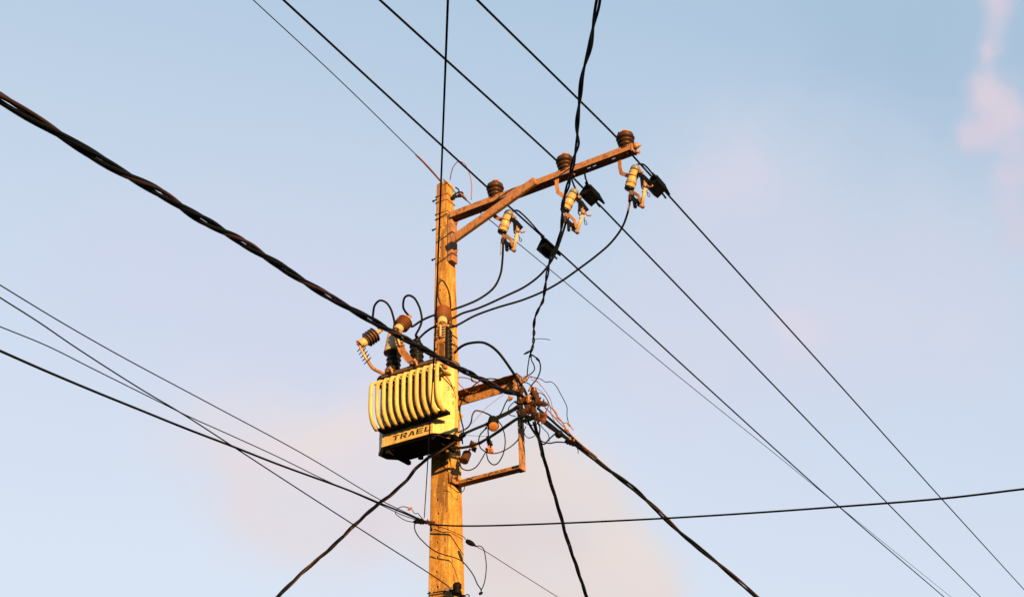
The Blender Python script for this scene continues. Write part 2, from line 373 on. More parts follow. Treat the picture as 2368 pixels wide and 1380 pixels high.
# ------------------------------------------------------------------ crossarm
arm = root('crossarm', (0, 0, 9.4), 'long rust brown steel crossarm with diagonal brace bolted near the pole top', 'crossarm')
AB = -.12                                     # front face of the arm
beam = MB()
def section(mb, sec, x0, x1, ax=0):
    n = len(sec); f = (lambda x, p: (x, p[0], p[1])) if ax == 0 else (lambda x, p: (p[0], p[1], x))
    mb.add([f(x0, p) for p in sec] + [f(x1, p) for p in sec], [tuple(range(n)), tuple(reversed(range(n, 2 * n)))] + [(i, n + i, n + (i + 1) % n, (i + 1) % n) for i in range(n)]); return mb
section(beam, [(AB, 9.388), (AB + .125, 9.388), (AB + .125, 9.395), (AB + .008, 9.396), (AB + .008, 9.465), (AB, 9.465)], hw(9.42) + .06, 2.545)
bo = part(beam, 'beam', 'rust', arm)
cut = MB()
for a in (.95, 1.56, 1.99, 2.06, 2.30): cut.box((a, AB + .055, 9.39), (.022, .009, .03))
boolean(bo, cut)
part(MB().bar((.205, AB - .045, 9.015), (1.36, AB - .045, 9.41), .055, .105, bev=.012), 'brace', 'rust', arm)
hp = hw(9.1)
pl = MB().box((hp + .035, -.035, 9.14), (.034, .06, .335), bev=.008)
part(pl, 'mounting_plate', 'rust', arm)
bl = MB()
for zb in (9.36, 8.96): part(MB().lathe((hp + .068, -.02, zb), (1, 0, 0), [(.020, 0), (.020, .012), (.011, .013), (.011, .035)], 6), 'bolt', 'rust', arm)
for a in (.88, 1.80, 2.48): part(MB().lathe((a, AB + .05, 9.388), (0, 0, -1), [(.02, 0), (.02, .015), (.01, .016), (.01, .03)], 6), 'bolt', 'rust', arm)
part(MB().box((2.55, AB + .05, 9.41), (.012, .055, .05), bev=.004).lathe((2.565, AB + .04, 9.44), (1, 0, -.2), [(.035, 0), (.042, .02), (.03, .05), (.012, .055), (.012, .085)], 10).lathe((2.565, AB + .06, 9.37), (1, 0, -.3), [(.02, 0), (.02, .05)], 8), 'end_clamp', 'brass', arm)

# ------------------------------------------------------------------ pin insulators
def ribs(r_out, r_in, z0, z1, n, taper=0):
    p = []; st = (z1 - z0) / n
    for i in range(n):
        f = 1 - taper * (1 - i / max(n - 1, 1)); za = z0 + st * i
        p += [(r_in * f, za), (r_out * f * .97, za + st * .18), (r_out * f, za + st * .34), (r_out * f * .93, za + st * .55), (r_in * f, za + st * .85)]
    return p
pin = root('pin_insulator', (0, 0, 0), '', 'insulator', 'brown pin insulators standing on the crossarm')
part(MB().lathe((0, 0, .035), (0, 0, 1), [(.058, 0)] + ribs(.106, .070, .005, .20, 4, .30) + [(.095, .212), (.06, .228), (.048, .238), (.05, .252), (.03, .262)], 24), 'shed_body', 'brown', pin)
part(MB().lathe((0, 0, 0), (0, 0, 1), [(.05, 0), (.045, .03), (.03, .04)], 12), 'base_washer', 'rust', pin)
part(MB().tube([(-.07, 0, .285), (-.03, .02, .315), (.02, .0, .31), (.06, -.02, .29)], .013, 6).box((0, 0, .305), (.025, .03, .012), bev=.004), 'tie_clamp', 'brass', pin)
INS = [(.75, -.06), (1.69, -.06), (2.46, -.06)]
pl_ = ['brown ribbed pin insulator on the crossarm closest to the concrete pole', 'brown ribbed pin insulator at the middle of the crossarm, behind the twisted cable', 'brown ribbed pin insulator at the outer tip of the crossarm']
for i, (a, b) in enumerate(INS):
    o = pin if i == 0 else copy_tree(pin)
    o.matrix_world = M_LOC @ Matrix.Translation((a, b, 9.396)) @ Matrix.Rotation(.3 * i, 4, 'Z'); o['label'] = pl_[i]

# ------------------------------------------------------------------ fuse cutouts (drawn round the first one, then copied)
CB = -.10
def C(x, y, b=0.0): return Bp(*zc(x, y), CB + b)
cc = C(300, 480)
cutr = root('fuse_cutout', cc, '', 'fuse cutout', 'fuse cutouts hanging below the crossarm')
top, bot = C(385, 265), C(220, 720); axd = (bot - top).normalized(); Lc = (bot - top).length
rb = .053
part(MB().lathe(top + axd * .02, axd, [(rb * .97, 0)] + ribs(rb * 1.1, rb * 1.0, .012, .07, 3) + [(rb, .075), (rb, .118)] + ribs(rb * 1.1, rb * 1.0, .12, .20, 4) + [(rb, .205), (rb * 1.02, Lc - .05), (rb * .98, Lc - .02)], 22), 'porcelain_body', 'cream', cutr)
part(MB().lathe(top + axd * .022, -axd, [(rb * 1.04, 0), (rb * 1.02, .03), (rb * .85, .055), (rb * .4, .07)], 20), 'top_cap', 'grey', cutr)
part(MB().lathe(top + axd * (Lc - .022), axd, [(rb * 1.04, 0), (rb * 1.0, .03), (rb * .7, .04)], 20), 'bottom_cap', 'blackgloss', cutr)
for sgn, hh in ((1, .085), (1, .165)): part(MB().lathe(top + axd * hh, axd, [(rb * 1.13, 0), (rb * 1.13, .007)], 20), 'ring', 'orange', cutr)
# hanger from the arm
hg = MB(); A0 = Vector((cc.x - .17, CB + .04, 9.385))
q = [A0, A0 + Vector((.005, -.01, -.09)), A0 + Vector((.03, -.03, -.20)), C(180, 390, .02), C(250, 430, 0)]
for a, b in zip(q, q[1:]): hg.bar(a, b, .045, .014, up=(0, 1, .1), bev=.003)
part(hg, 'hanger', 'rust', cutr)
part(MB().tube([C(455, 330), C(530, 330, -.01)], .014, 8).lathe(C(520, 345, -.01), (0, -1, 0), [(.018, -.02), (.018, .02)], 8), 'top_terminal', 'brass', cutr)
hood = MB()
for a, b, w in ((C(450, 370), C(560, 480), .05), (C(540, 450), C(690, 620), .06), (C(530, 490), C(540, 660), .03)): hood.bar(a, b, .03, w, up=(1, 0, .6), bev=.004)
hood.tube([C(530, 560), C(515, 660), C(525, 720), C(555, 760)], .008, 6)
part(hood, 'contact_hood', 'blackgloss', cutr)
part(MB().tube([C(505, 1130, -.03), C(560, 900, -.03), C(600, 740, -.03)], .0185, 10).lathe(C(565, 830, -.03), C(600, 740) - C(560, 900), [(.022, 0), (.022, .012)], 10), 'fuse_tube', 'cream', cutr)
part(MB().tube([C(590, 560, -.03), C(580, 620, -.03), C(640, 660, -.03), C(700, 720, -.03), C(760, 710, -.03), C(790, 680, -.03)], .0085, 8).lathe(C(600, 720, -.03), C(600, 640) - C(595, 740), [(.022, 0), (.026, .03), (.018, .055)], 10), 'pull_hook', 'brass', cutr)
part(MB().tube(catmull([C(640, 780, -.03), C(645, 860, -.03), C(670, 940, -.03), C(705, 930, -.03), C(690, 870, -.03), C(655, 840, -.03)], 4), .004, 6), 'pull_ring', 'base', cutr)
hn = MB()
hn.bar(C(240, 790), C(330, 850, -.01), .03, .035, bev=.004).bar(C(300, 790, -.01), C(440, 900, -.03), .022, .035, bev=.004).bar(C(430, 880, -.03), C(500, 1060, -.03), .02, .035, bev=.004).lathe(C(500, 1140, -.035), (0, -1, 0), [(.022, -.03), (.022, .015), (.012, .02)], 10)
part(hn, 'hinge_arm', 'brass', cutr)
lk = MB(); 
for a, b, w in ((C(300, 900), C(330, 1030), .03), (C(320, 970), C(400, 1030), .045), (C(400, 1000), C(470, 1090), .05), (C(330, 1020), C(345, 1170), .03), (C(420, 1100), C(520, 1150), .04)): lk.bar(a, b, .035, w, bev=.004)
lk.lathe(C(420, 1030, -.02), (0, -1, 0), [(.02, -.02), (.02, .02)], 8)
part(lk, 'latch_casting', 'blackgloss', cutr)
part(MB().bar(C(225, 840), C(205, 900), .012, .016).tube([C(205, 890), C(190, 1000), C(195, 1120), C(190, 1260)], .005, 6), 'arc_wire', 'galv', cutr)
part(MB().lathe(C(250, 860), C(250, 1000) - C(250, 860), [(.018, 0), (.02, .02), (.02, .07), (.014, .075)], 10), 'cable_clamp', 'conn', cutr)
CPX = [(1168, 517), (1316, 467), (1461.5, 415)]
cl_ = ['cream ribbed fuse cutout with grey cap hanging nearest the concrete pole', 'cream ribbed fuse cutout hanging mid crossarm, partly behind the twisted cable', 'cream ribbed fuse cutout hanging under the outer tip of the crossarm']
cbase = cc.copy(); off0 = Bp(1168, 517, CB) - cbase; CUTS = []
for i, (x, y) in enumerate(CPX):
    o = cutr if i == 0 else copy_tree(cutr)
    p = Bp(x, y, CB) - off0; p.z = min(p.z, cbase.z + .02) ; CUTS.append(p)
    Rm = Matrix.Rotation((0, .11, .02)[i], 4, Vector((0, 1, 0))) @ Matrix.Rotation((0, .22, -.16)[i], 4, 'Z')
    o.matrix_world = M_LOC @ Matrix.Translation(p) @ Rm; o['label'] = cl_[i]

# ------------------------------------------------------------------ phase conductors
def dirpt(b, a, x, y): return Ap(x, y, a)
ph = [
    (.75, [(655, 0), (1125, 413)], [(1190, 489), (1596.5, 860), (1943.7, 1173.6), (2184, 1380)]),
    (1.69, [(878, 0), (1286, 357)], [(1340, 402), (1759.5, 860), (2053, 1163.5), (2268, 1380)]),
    (2.46, [(1103, 0), (1426, 305)], [(1475, 352), (1915, 860), (2176, 1151), (2368, 1362)]),
]
pn = ['black overhead conductor tied to the insulator nearest the pole', 'black overhead conductor tied to the middle insulator of the crossarm', 'black overhead conductor tied to the insulator at the crossarm tip']
for i, (a, l, r_) in enumerate(ph):
    x0 = Bp(*l[-1], -.15).x
    pts = [Ap(*p, a) for p in l] ; pts[-1] = Vector((a - .05, -.16, 9.62))
    pts = pts[:-1] + [Vector((a - .085, -.10, 9.63)), Vector((a - .085, .02, 9.63))]
    rts = [Ap(*p, a) for p in r_]
    rts = [v for v in rts if v.y > .3]
    P = catmull(pts + rts, 8)
    P = [P[0] + (P[0] - P[1]).normalized() * 14] + P + [P[-1] + (P[-1] - P[-2]).normalized() * 25]
    single(MB().tube(P, .0118, 8), 'overhead_conductor', 'black', pts[-1], pn[i], 'power line', 'three overhead conductors on the crossarm insulators')
# earth wire
hpz = 9.93
P = catmull([Ap(585, 0, 0), Ap(790, 190, 0), Ap(965, 361, 0)], 6)
P = [P[0] + (P[0] - P[1]).normalized() * 14] + P
single(MB().tube(P + [Vector((0, -.09, 9.98))], [.006] * len(P) + [.006], 6), 'earth_wire', 'black', (0, -.5, 9.9), 'thin dark bare wire coming down to the pole top from upper left', 'wire')
wire('wire_grip', [Ap(962, 358, -.003), Ap(990, 386, -.003), Vector((0, -.085, 9.985))], .0115, 'copper', 'reddish wrapped grip binding the thin wire to the pole top', 'wire grip')
P = [Ap(*p, .06) for p in (z1(545, 565), z1(710, 715), z1(830, 805), z1(985, 940), z1(1090, 1020))]
P += [Ap(*p, .06) for p in ((1557, 860), (1807, 1060.7), (2003, 1221), (2200, 1380))]
P = catmull(P, 6); P.append(P[-1] + (P[-1] - P[-2]).normalized() * 25)
single(MB().tube(P, .0062, 6), 'earth_wire', 'black', P[0], 'thin dark wire running from the pole top down behind the crossarm to lower right', 'wire')
sh = root('shackle', Ap(*z1(470, 500), .1), 'rusty shackle tying the thin wire to the pole top', 'shackle')
def Q(x, y, a=.1): return Ap(*z1(x, y), a)
part(MB().tube(catmull([Q(400, 520), Q(430, 500), Q(470, 480), Q(505, 490), Q(500, 520), Q(460, 530), Q(425, 515)], 5), .011, 8).tube([Q(430, 430), Q(460, 450), Q(470, 480)], .009, 6), 'ring', 'base', sh)
part(MB().tube([Q(470, 495), Q(510, 525), Q(550, 570)], [.016, .02, .009], 8), 'grip_end', 'copper', sh)
part(MB().tube([Q(385, 545), Q(440, 530), Q(480, 505)], .016, 8), 'hook', 'base', sh)
part(MB().tube([Q(300, 345, .08), Q(345, 390, .08), Q(385, 430, .1), Q(430, 490, .1)], .006, 6), 'tail', 'base', sh)
wire('bonding_wire', [Bp(*z1(372, 350), -.03), z1(385, 275), z1(410, 205), z1(462, 155), z1(520, 175), z1(560, 235), z1(590, 330), z1(602, 420), Bp(*z1(597, 560), -.03)], .0055, 'copper', 'thin reddish wire arching from the pole top to the crossarm')

# ------------------------------------------------------------------ tap covers
TAP = root('tap_cover', (0, 0, 0), '', 'tap cover', 'black wedge shaped tap covers on the conductors')
tm = MB()
def wedge(mb, L0, L1, o=(0, 0)):
    sec = [(.028, .024), (.018, -.03), (-.085, -.118), (-.142, -.066), (-.045, .034)]
    vs = [(x, L0 + (-.02 if i in (0, 4) else .015 if i == 3 else 0), z) for i, (x, z) in enumerate(sec)] + [(x, L1 - (.03 if i in (0, 4) else 0), z) for i, (x, z) in enumerate(sec)]
    n = 5
    mb.add(vs, [tuple(range(n)), tuple(reversed(range(n, 2 * n)))] + [(i, n + i, n + (i + 1) % n, (i + 1) % n) for i in range(n)])
wedge(tm, -.125, .12)
part(tm, 'cover', 'black', TAP)
rb_ = MB()
for k in range(3): rb_.box((-.075, -.06 + k * .06, .0), (.075, .006, .008), (Vector((.8, 0, .6)).normalized(), Vector((0, 1, 0)), Vector((-.6, 0, .8)).normalized()))
part(rb_, 'rib', 'conn', TAP)
part(MB().tube([(0, -.22, .012), (0, -.10, .0)], [.012, .03], 8), 'sleeve', 'black', TAP)
part(MB().tube([(0, .10, .0), (0, .26, -.01)], [.032, .012], 8), 'sleeve', 'black', TAP)
part(MB().tube([(-.03, .12, -.06), (-.03, .22, -.07)], .013, 6), 'tail_stub', 'black', TAP)
tp = [((1272, 568), .75, 'black tap cover on the conductor beside the twisted cable, lowest of the three'), ((1374, 445), 1.69, 'black tap cover just below the middle of the crossarm'), ((1527, 424), 2.46, 'black ribbed tap cover beyond the crossarm tip')]
for i, ((x, y), a, lb) in enumerate(tp):
    o = TAP if i == 0 else copy_tree(TAP); p = Ap(x, y, a)
    o.matrix_world = M_LOC @ Matrix.Translation(p) @ Matrix.Rotation(math.radians((0, 12, 8)[i]), 4, 'Y'); o['label'] = lb
def cutpt(i, x, y): return CUTS[i] + (C(x, y) - cc)
jg = 'jumpers looping from the tap covers to the fuse cutouts'
wire('jumper_wire', [cutpt(0, 500, 335), (1184, 494), (1187, 488), (1196, 487), (1211, 498), (1232, 520), (1246, 536), Ap(1258, 547, .75)], .0105, 'black', 'short black jumper from the lowest tap cover to the cutout nearest the pole', 'jumper wire', jg)
wire('jumper_wire', [cutpt(1, 500, 335), (1322, 406), (1333, 398), (1345, 394), (1351, 398), (1354, 412), Ap(1361, 430, 1.69)], .0105, 'black', 'short black jumper hooking from the middle tap cover to the middle cutout', 'jumper wire', jg)
wire('jumper_wire', [cutpt(2, 380, 250), (1462, 388), (1474, 381), (1486, 380), (1496, 387), (1507, 400), Ap(1516, 411, 2.46)], .0105, 'black', 'short black jumper arching from the outer tap cover to the tip cutout', 'jumper wire', jg)

# drops from the cutouts
def bush_base(x, y): p = Bp(*z3(x, y), -.60); p.z = 7.205; return p
B1, B2 = bush_base(625, 1000), bush_base(940, 870)
DG = 'black drop cables from the cutouts to the transformer'
FB = -.42
wire('drop_cable', [cutpt(0, 250, 900), (1162, 600), (1157, 635), (1142, 665), (1110, 690), (1075, 706), Bp(1043, 717, -.3), (1030, 722), Vector((.40, -.5, 7.82))], .0125, 'black', 'black drop cable curving from the cutout nearest the pole to the red arrester', 'drop cable', DG)
wire('drop_cable', [cutpt(1, 240, 900), (1296, 555), (1280, 595), (1253, 632), (1215, 662), (1170, 684), (1105, 713), (1070, 724), Bp(1040, 737, -.32), (1022, 727), (1003, 729), (975, 741), Bp(953, 755, -.5), Vector((-.05, -.60, 7.80))], .0125, 'black', 'black drop cable from the middle cutout passing the pole to the brown arrester', 'drop cable', DG)
wire('drop_cable', [cutpt(2, 245, 900), (1452, 490), (1438, 527), (1412, 562), (1378, 592), (1338, 622), (1300, 649), (1262, 671), (1210, 693), (1150, 711), (1100, 729), Bp(1042, 757, -.32), (1020, 752), (1003, 756), (984, 768), Bp(967, 784, -.55), B2 + Vector((.02, 0, .38))], .0125, 'black', 'longest black drop cable from the tip cutout to the bushing by the pole', 'drop cable', DG)

# ------------------------------------------------------------------ transformer
tr = root('transformer', (0, -.45, 6.38), 'cream pole mounted transformer with ribbed cooling tubes and TRAEL stencilled below', 'transformer')
def octo(g=0):
    pts = [(-.33, -.70), (.31, -.70), (.47, -.54), (.47, -.475), (.28, -.26), (-.33, -.26), (-.48, -.41), (-.49, -.54)]
    return [(x + (g if x > 0 else -g) * (1 if abs(x) > .4 else .41), y + (-g if y < -.5 else g) * (1 if abs(x) < .4 else .41)) for x, y in pts]
tk = MB().prism(octo(), 6.405, 7.16)
part(tk, 'tank', 'tank', tr)
part(MB().prism([(.08, -.255), (-.28, -.255), (-.28, -.18), (.08, -.18)], 6.5, 7.1), 'back_box', 'tank', tr)
part(MB().prism(octo(.006), 6.37, 6.403), 'base_rim', 'tank', tr)
bs = MB().prism(octo(-.03), 6.355, 6.369)
bs.box((-.3, -.45, 6.335), (.02, .2, .02)).box((.28, -.45, 6.335), (.02, .2, .02)).lathe((-.12, -.3, 6.355), (0, 0, -1), [(.03, 0), (.03, .03)], 10)
part(bs, 'base_plate', 'base', tr)
for a0, a1 in (((-.30, -.66, 6.362), (-.24, -.60, 6.35)), ((.33, -.64, 6.362), (.40, -.52, 6.35))): part(MB().bar(a0, a1, .02, .012), 'earth_lug', 'brass', tr)
part(MB().tube([(x, y, 6.555) for x, y in octo(.0)] + [(octo()[0][0], octo()[0][1], 6.555)], .004, 6), 'weld_seam', 'tank', tr)
lid = MB().prism(octo(.028), 7.163, 7.185).prism(octo(.02), 7.188, 7.205)
part(lid, 'lid', 'lid', tr)
for k in range(11):
    a = -.325 + k * .0835; bk = -.66 if a > -.31 else -.64
    bt = -.68 if a < .31 else (-.70 + (a - .31) + .02 if a < .46 else -.79)
    top_ = [(a, bk if a < .31 else bt, 7.045)] + ([(a, -.78, 7.05)] if bt > -.76 else []) + [(a, -.845, 7.045), (a, -.89, 7.025), (a, -.915, 6.985), (a, -.92, 6.94), (a, -.92, 6.85), (a, -.92, 6.75), (a, -.915, 6.69), (a, -.90, 6.63), (a, -.87, 6.575), (a, -.83, 6.54), (a, -.80, 6.525)]
    up = top_
    mb = MB(); mb.tube(up, .0195, 10)
    for i in range(len(mb.v)): mb.v[i].x = a + (mb.v[i].x - a) * 1.22
    part(mb, 'cooling_tube', 'tank', tr)
part(MB().box((.51, -.775, 7.03), (.02, .03, .02), bev=.005), 'tube_stub', 'brass', tr)
# inner row of tubes, set back against the wall, painted dark as shade in the gaps
for k in range(9):
    a = -.25 + k * .0835; bk = -.68
    up = [(a, bk, 6.99), (a, -.75, 6.99), (a, -.795, 6.975), (a, -.815, 6.93), (a, -.815, 6.75), (a, -.80, 6.66), (a, -.76, 6.62), (a, bk, 6.61)]
    part(MB().tube(up, .017, 8), 'inner_tube', 'tankshade', tr)
part(MB().box((.105, -.750, 6.53), (.425, .048, .016), bev=.004), 'tube_tray', 'base', tr)
part(MB().box((.36, -.72, 7.0), (.05, .02, .035)), 'name_plate', 'lid', tr)
# stencil letters
LET = {
 'T': [[(0, 1), (.46, 1), (.46, .8), (0, .8)], [(.54, 1), (1, 1), (1, .8), (.54, .8)], [(.38, .74), (.62, .74), (.62, 0), (.38, 0)]],
 'R': [[(0, 1), (.24, 1), (.24, 0), (0, 0)], [(.3, 1), (.8, 1), (.97, .88), (.97, .55), (.8, .42), (.3, .42), (.3, .58), (.68, .6), (.72, .66), (.72, .78), (.68, .82), (.3, .82)], [(.46, .36), (.74, .36), (1, 0), (.72, 0)]],
 'A': [[(0, 0), (.24, 0), (.48, .66), (.48, 1), (.36, 1)], [(.54, 1), (.66, 1), (1, 0), (.76, 0), (.54, .64)], [(.32, .32), (.68, .32), (.72, .18), (.28, .18)]],
 'E': [[(0, 1), (.24, 1), (.24, 0), (0, 0)], [(.3, 1), (.95, 1), (.95, .82), (.3, .82)], [(.3, .58), (.85, .58), (.85, .42), (.3, .42)], [(.3, .18), (.95, .18), (.95, 0), (.3, 0)]],
 'L': [[(0, 1), (.24, 1), (.24, 0), (0, 0)], [(.3, .18), (.95, .18), (.95, 0), (.3, 0)]],
}
lt = MB(); x = -.20; wl, hl = .082, .054
for ch in 'TRAEL':
    for poly in LET[ch]:
        n = len(poly); vs = [(x + px * wl + (py * .012), -.7025, 6.407 + py * hl) for px, py in poly] + [(x + px * wl + (py * .012), -.699, 6.407 + py * hl) for px, py in poly]
        lt.add(vs, [tuple(range(n)), tuple(reversed(range(n, 2 * n)))] + [(i, n + i, n + (i + 1) % n, (i + 1) % n) for i in range(n)])
    x += wl + .019
part(lt, 'lettering', 'ink', tr)
def text_part(txt, size, o, ax, up, nm):
    cu = bpy.data.curves.new('t', 'FONT'); cu.body = txt; cu.size = size; cu.extrude = .0012; cu.space_character = 1.35
    ob = bpy.data.objects.new('t', cu); COL.objects.link(ob); bpy.context.view_layer.update()
    me = bpy.data.meshes.new_from_object(ob.evaluated_get(bpy.context.evaluated_depsgraph_get())); bpy.data.objects.remove(ob)
    ax, up = Vector(ax), Vector(up); nn = ax.cross(up); mb = MB()
    mb.add([Vector(o) + ax * v.co.x + up * v.co.y + nn * v.co.z for v in me.vertices], [tuple(p.vertices) for p in me.polygons]); part(mb, nm, 'ink', tr)
dchm = Vector((1, 1, 0)).normalized()
def chm(t, z, o=.002): return (.31 + t * .7071 + o, -.70 + t * .7071 - o, z)
for tx, t_, z_ in (('2', .150, 6.865), ('1', .186, 6.865), ('7', .208, 6.865), ('3', .195, 6.785), ('3', .195, 6.70)):
    text_part(tx, .058, chm(t_, z_), (.7071, .7071, 0), (0, 0, 1), 'numeral')
# clamps of the lid
for a in (-.22, .10, .36):
    cl = MB().tube([(a - .05, -.745, 7.20), (a - .04, -.765, 7.225), (a + .0, -.76, 7.235), (a + .04, -.77, 7.20), (a + .055, -.765, 7.15)], .011, 6).box((a, -.74, 7.215), (.03, .02, .018), bev=.004).lathe((a + .01, -.75, 7.225), (0, 0, 1), [(.014, 0), (.014, .025)], 6)
    part(cl, 'lid_clamp', 'brass', tr)
part(MB().tube([(-.36, -.70, 7.185), (-.42, -.66, 7.19)], .028, 10), 'lifting_lug', 'base', tr)
part(MB().tube(catmull([chm(.02, 7.13, .006), chm(.10, 7.06, .006), chm(.17, 6.98, .006), chm(.215, 6.88, .006), (.478, -.53, 6.78)], 4), .004, 6), 'earth_strap', 'copper', tr)
part(MB().tube(catmull([chm(.02, 7.09, .006), chm(.08, 7.03, .006), chm(.15, 6.96, .006), chm(.20, 6.90, .006)], 4), .0035, 6), 'earth_strap', 'conn', tr)
for zb in (6.98, 6.50): part(MB().box((.02, -.165, zb), (.13, .05, .035), bev=.006), 'hanger_bracket', 'lid', tr)
# bushings
def bush_base(x, y): p = Bp(*z3(x, y), -.60); p.z = 7.205; return p
B1, B2 = bush_base(625, 1000), bush_base(940, 870)
def bush(base, r, h, n, nm, mm, tilt=(0, 0, 1)):
    o = part(MB().lathe(base, tilt, [(r * .95, 0), (r * .8, .02)] + ribs(r, r * .8, .02, h, n) + [(r * .6, h + .01), (r * .35, h + .03)], 22), nm, mm, tr); return o
b1 = bush(B1, .083, .30, 5, 'bushing', 'blackgloss', (.05, 0, 1))
part(MB().lathe(B1 + Vector((.008, 0, .295)), (-.10, 0, 1), [(.108, 0), (.112, .01), (.098, .05), (.05, .25), (.03, .27)], 20), 'cone_cover', 'cream', b1)
b2 = bush(B2, .080, .32, 5, 'bushing', 'blackgloss')
part(MB().lathe(B2 + Vector((0, 0, .33)), (0, 0, 1), [(.05, 0), (.045, .03), (.02, .035), (.018, .08)], 12), 'terminal_stud', 'blackgloss', b2)
B3 = bush_base(1352, 800)
b3 = bush(B3, .052, .36, 7, 'bushing', 'blackgloss')

# ------------------------------------------------------------------ surge arresters standing on the lid
def sheds(r, rin, z0, z1, n):
    p = []; st = (z1 - z0) / n
    for i in range(n):
        a = z0 + st * i; p += [(rin, a), (r * .97, a + st * .12), (r, a + st * .24), (r * .9, a + st * .36), (rin, a + st * .42), (rin, a + st * .98)]
    return p
def arrester(T, E, arm_pts, col, label, wide):
    T, E = Vector(T), Vector(E); ax = (E - T).normalized(); Ln = (E - T).length
    rt = root('surge_arrester', arm_pts[-1], label, 'surge arrester', 'ribbed surge arresters above the transformer lid')
    r = .088
    part(MB().lathe(T, ax, [(r * .72, .005), (r * .74, .02), (r * .70, Ln * .64), (r * .6, Ln * .655)], 18), 'shade_core', 'lid', rt)  # dark colour paints the shade in the grooves between sheds
    part(MB().lathe(T, ax, [(r * .5, 0), (r * .6, .01)] + sheds(r, r * .55, .012, Ln * .66, 4) + [(r * .55, Ln * .67)], 22), 'shed_body', col, rt)
    part(MB().lathe(T + ax * (Ln * .665), ax, [(r * .55, 0), (r * .6, .02), (r * .58, Ln * .33), (r * .5, Ln * .34), (r * .38, Ln * .345), (r * .36, Ln * .30)], 20), 'end_cup', 'cream', rt)
    part(MB().box(T - ax * .02, (.02, .018, .045), (ax.orthogonal().normalized(), ax.cross(ax.orthogonal().normalized()), ax), bev=.004).lathe(T - ax * .03, -ax, [(.015, 0), (.015, .04), (.022, .042), (.022, .055)], 8), 'terminal', 'brass', rt)
    pts = [E] + [Vector(p) for p in arm_pts]
    am = MB()
    if wide:
        for a, b in zip(pts, pts[1:]): am.bar(a, b, .075, .012, up=(0, 1, .25), bev=.003); am.bar(a + Vector((-.036, -.012, 0)), b + Vector((-.036, -.012, 0)), .008, .03, up=(0, 1, .25))
    else: am.tube(catmull(pts, 5), .019, 8)
    part(am, 'support_arm', 'rust' if wide else 'frame', rt)
    a, b = pts[0], pts[1]; dd = (b - a); side = Vector((1, .15, .0)) if wide else dd.cross(Vector((0, 1, .3))).normalized()
    for k in range(5):
        c = a + dd * (.18 + .14 * k) + Vector((0, -.025, 0)); part(MB().tube([c - side * .055, c + side * .055], .006, 6), 'gap_rod', 'base' if not wide else 'galv', rt)
    part(MB().tube([a + dd * .1 + Vector((0, -.03, 0)), a + dd * .75 + Vector((0, -.03, 0))], .012, 8), 'gap_spacer', 'cream', rt)
    part(MB().lathe(E + Vector((0, 0, .0)) - dd.normalized() * .02, -dd.normalized() + ax * .2, [(.024, -.02), (.028, .01), (.014, .02), (.012, .045)], 10), 'end_bolt', 'brass', rt)
    return rt
A1T = Bp(*z3(400, 640), -.64); A1E = Bp(*z3(185, 790), -.76)
arrester(A1T, A1E, [Bp(*z3(350, 1090), -.72), Bp(*z3(430, 1140), -.70), Bp(*z3(520, 1180), -.66)], 'brown', 'dark brown ribbed surge arrester leaning out at the far left of the transformer', False)
A2T = Bp(*z3(800, 462), -.66); A2E = Bp(*z3(680, 600), -.76)
arrester(A2T, A2E, [Bp(*z3(760, 880), -.76), Bp(*z3(860, 1010), -.70)], 'red', 'reddish ribbed surge arrester between the other two above the transformer', True)
A3T = Bp(*z3(1292, 335), -.64); A3E = Bp(*z3(1280, 515), -.78)
arrester(A3T, A3E, [Bp(*z3(1275, 760), -.80), Bp(*z3(1275, 960), -.70)], 'red', 'terracotta ribbed surge arrester standing in front of the concrete pole', True)
lg = 'black loops between arresters and bushings'
t1 = A1T + (A1T - A1E).normalized() * .07
wire('loop_cable', [t1, z3(362, 470), z3(362, 370), z3(385, 260), z3(450, 200), z3(525, 220), z3(590, 300), z3(625, 400), Bp(*z3(645, 510), -.62), B1 + Vector((-.02, 0, .54))], .0125, 'black', 'black cable loop over the left arrester to the cone covered bushing', 'loop cable', lg)
t2 = A2T + (A2T - A2E).normalized() * .07
wire('loop_cable', [t2, z3(768, 310), z3(762, 230), z3(785, 155), z3(835, 132), z3(900, 160), z3(955, 240), z3(995, 350), z3(1008, 470), z3(975, 570), Bp(*z3(930, 655), -.66), B2 + Vector((0, 0, .39))], .0125, 'black', 'black cable loop from the middle arrester to the neighbouring bushing', 'loop cable', lg)
t3 = A3T + (A3T - A3E).normalized() * .05
wire('loop_cable', [t3, z3(1248, 220), z3(1225, 130), z3(1225, 20), (1015, 655), (1022, 648), (1033, 662), (1040, 685), z3(1392, 250), Bp(*z3(1390, 330), -.45), Bp(*z3(1400, 500), -.45), B3 + Vector((0, 0, .38))], .0095, 'conn', 'thin brownish cable loop against the face of the concrete pole', 'loop cable', lg)
wire('earth_lead', [Bp(*z3(1300, 540), -.5), z3(1380, 650), z3(1450, 770), Bp(*z3(1465, 870), -.3)], .005, 'copper', 'thin coppery wire slanting across the pole above the transformer')

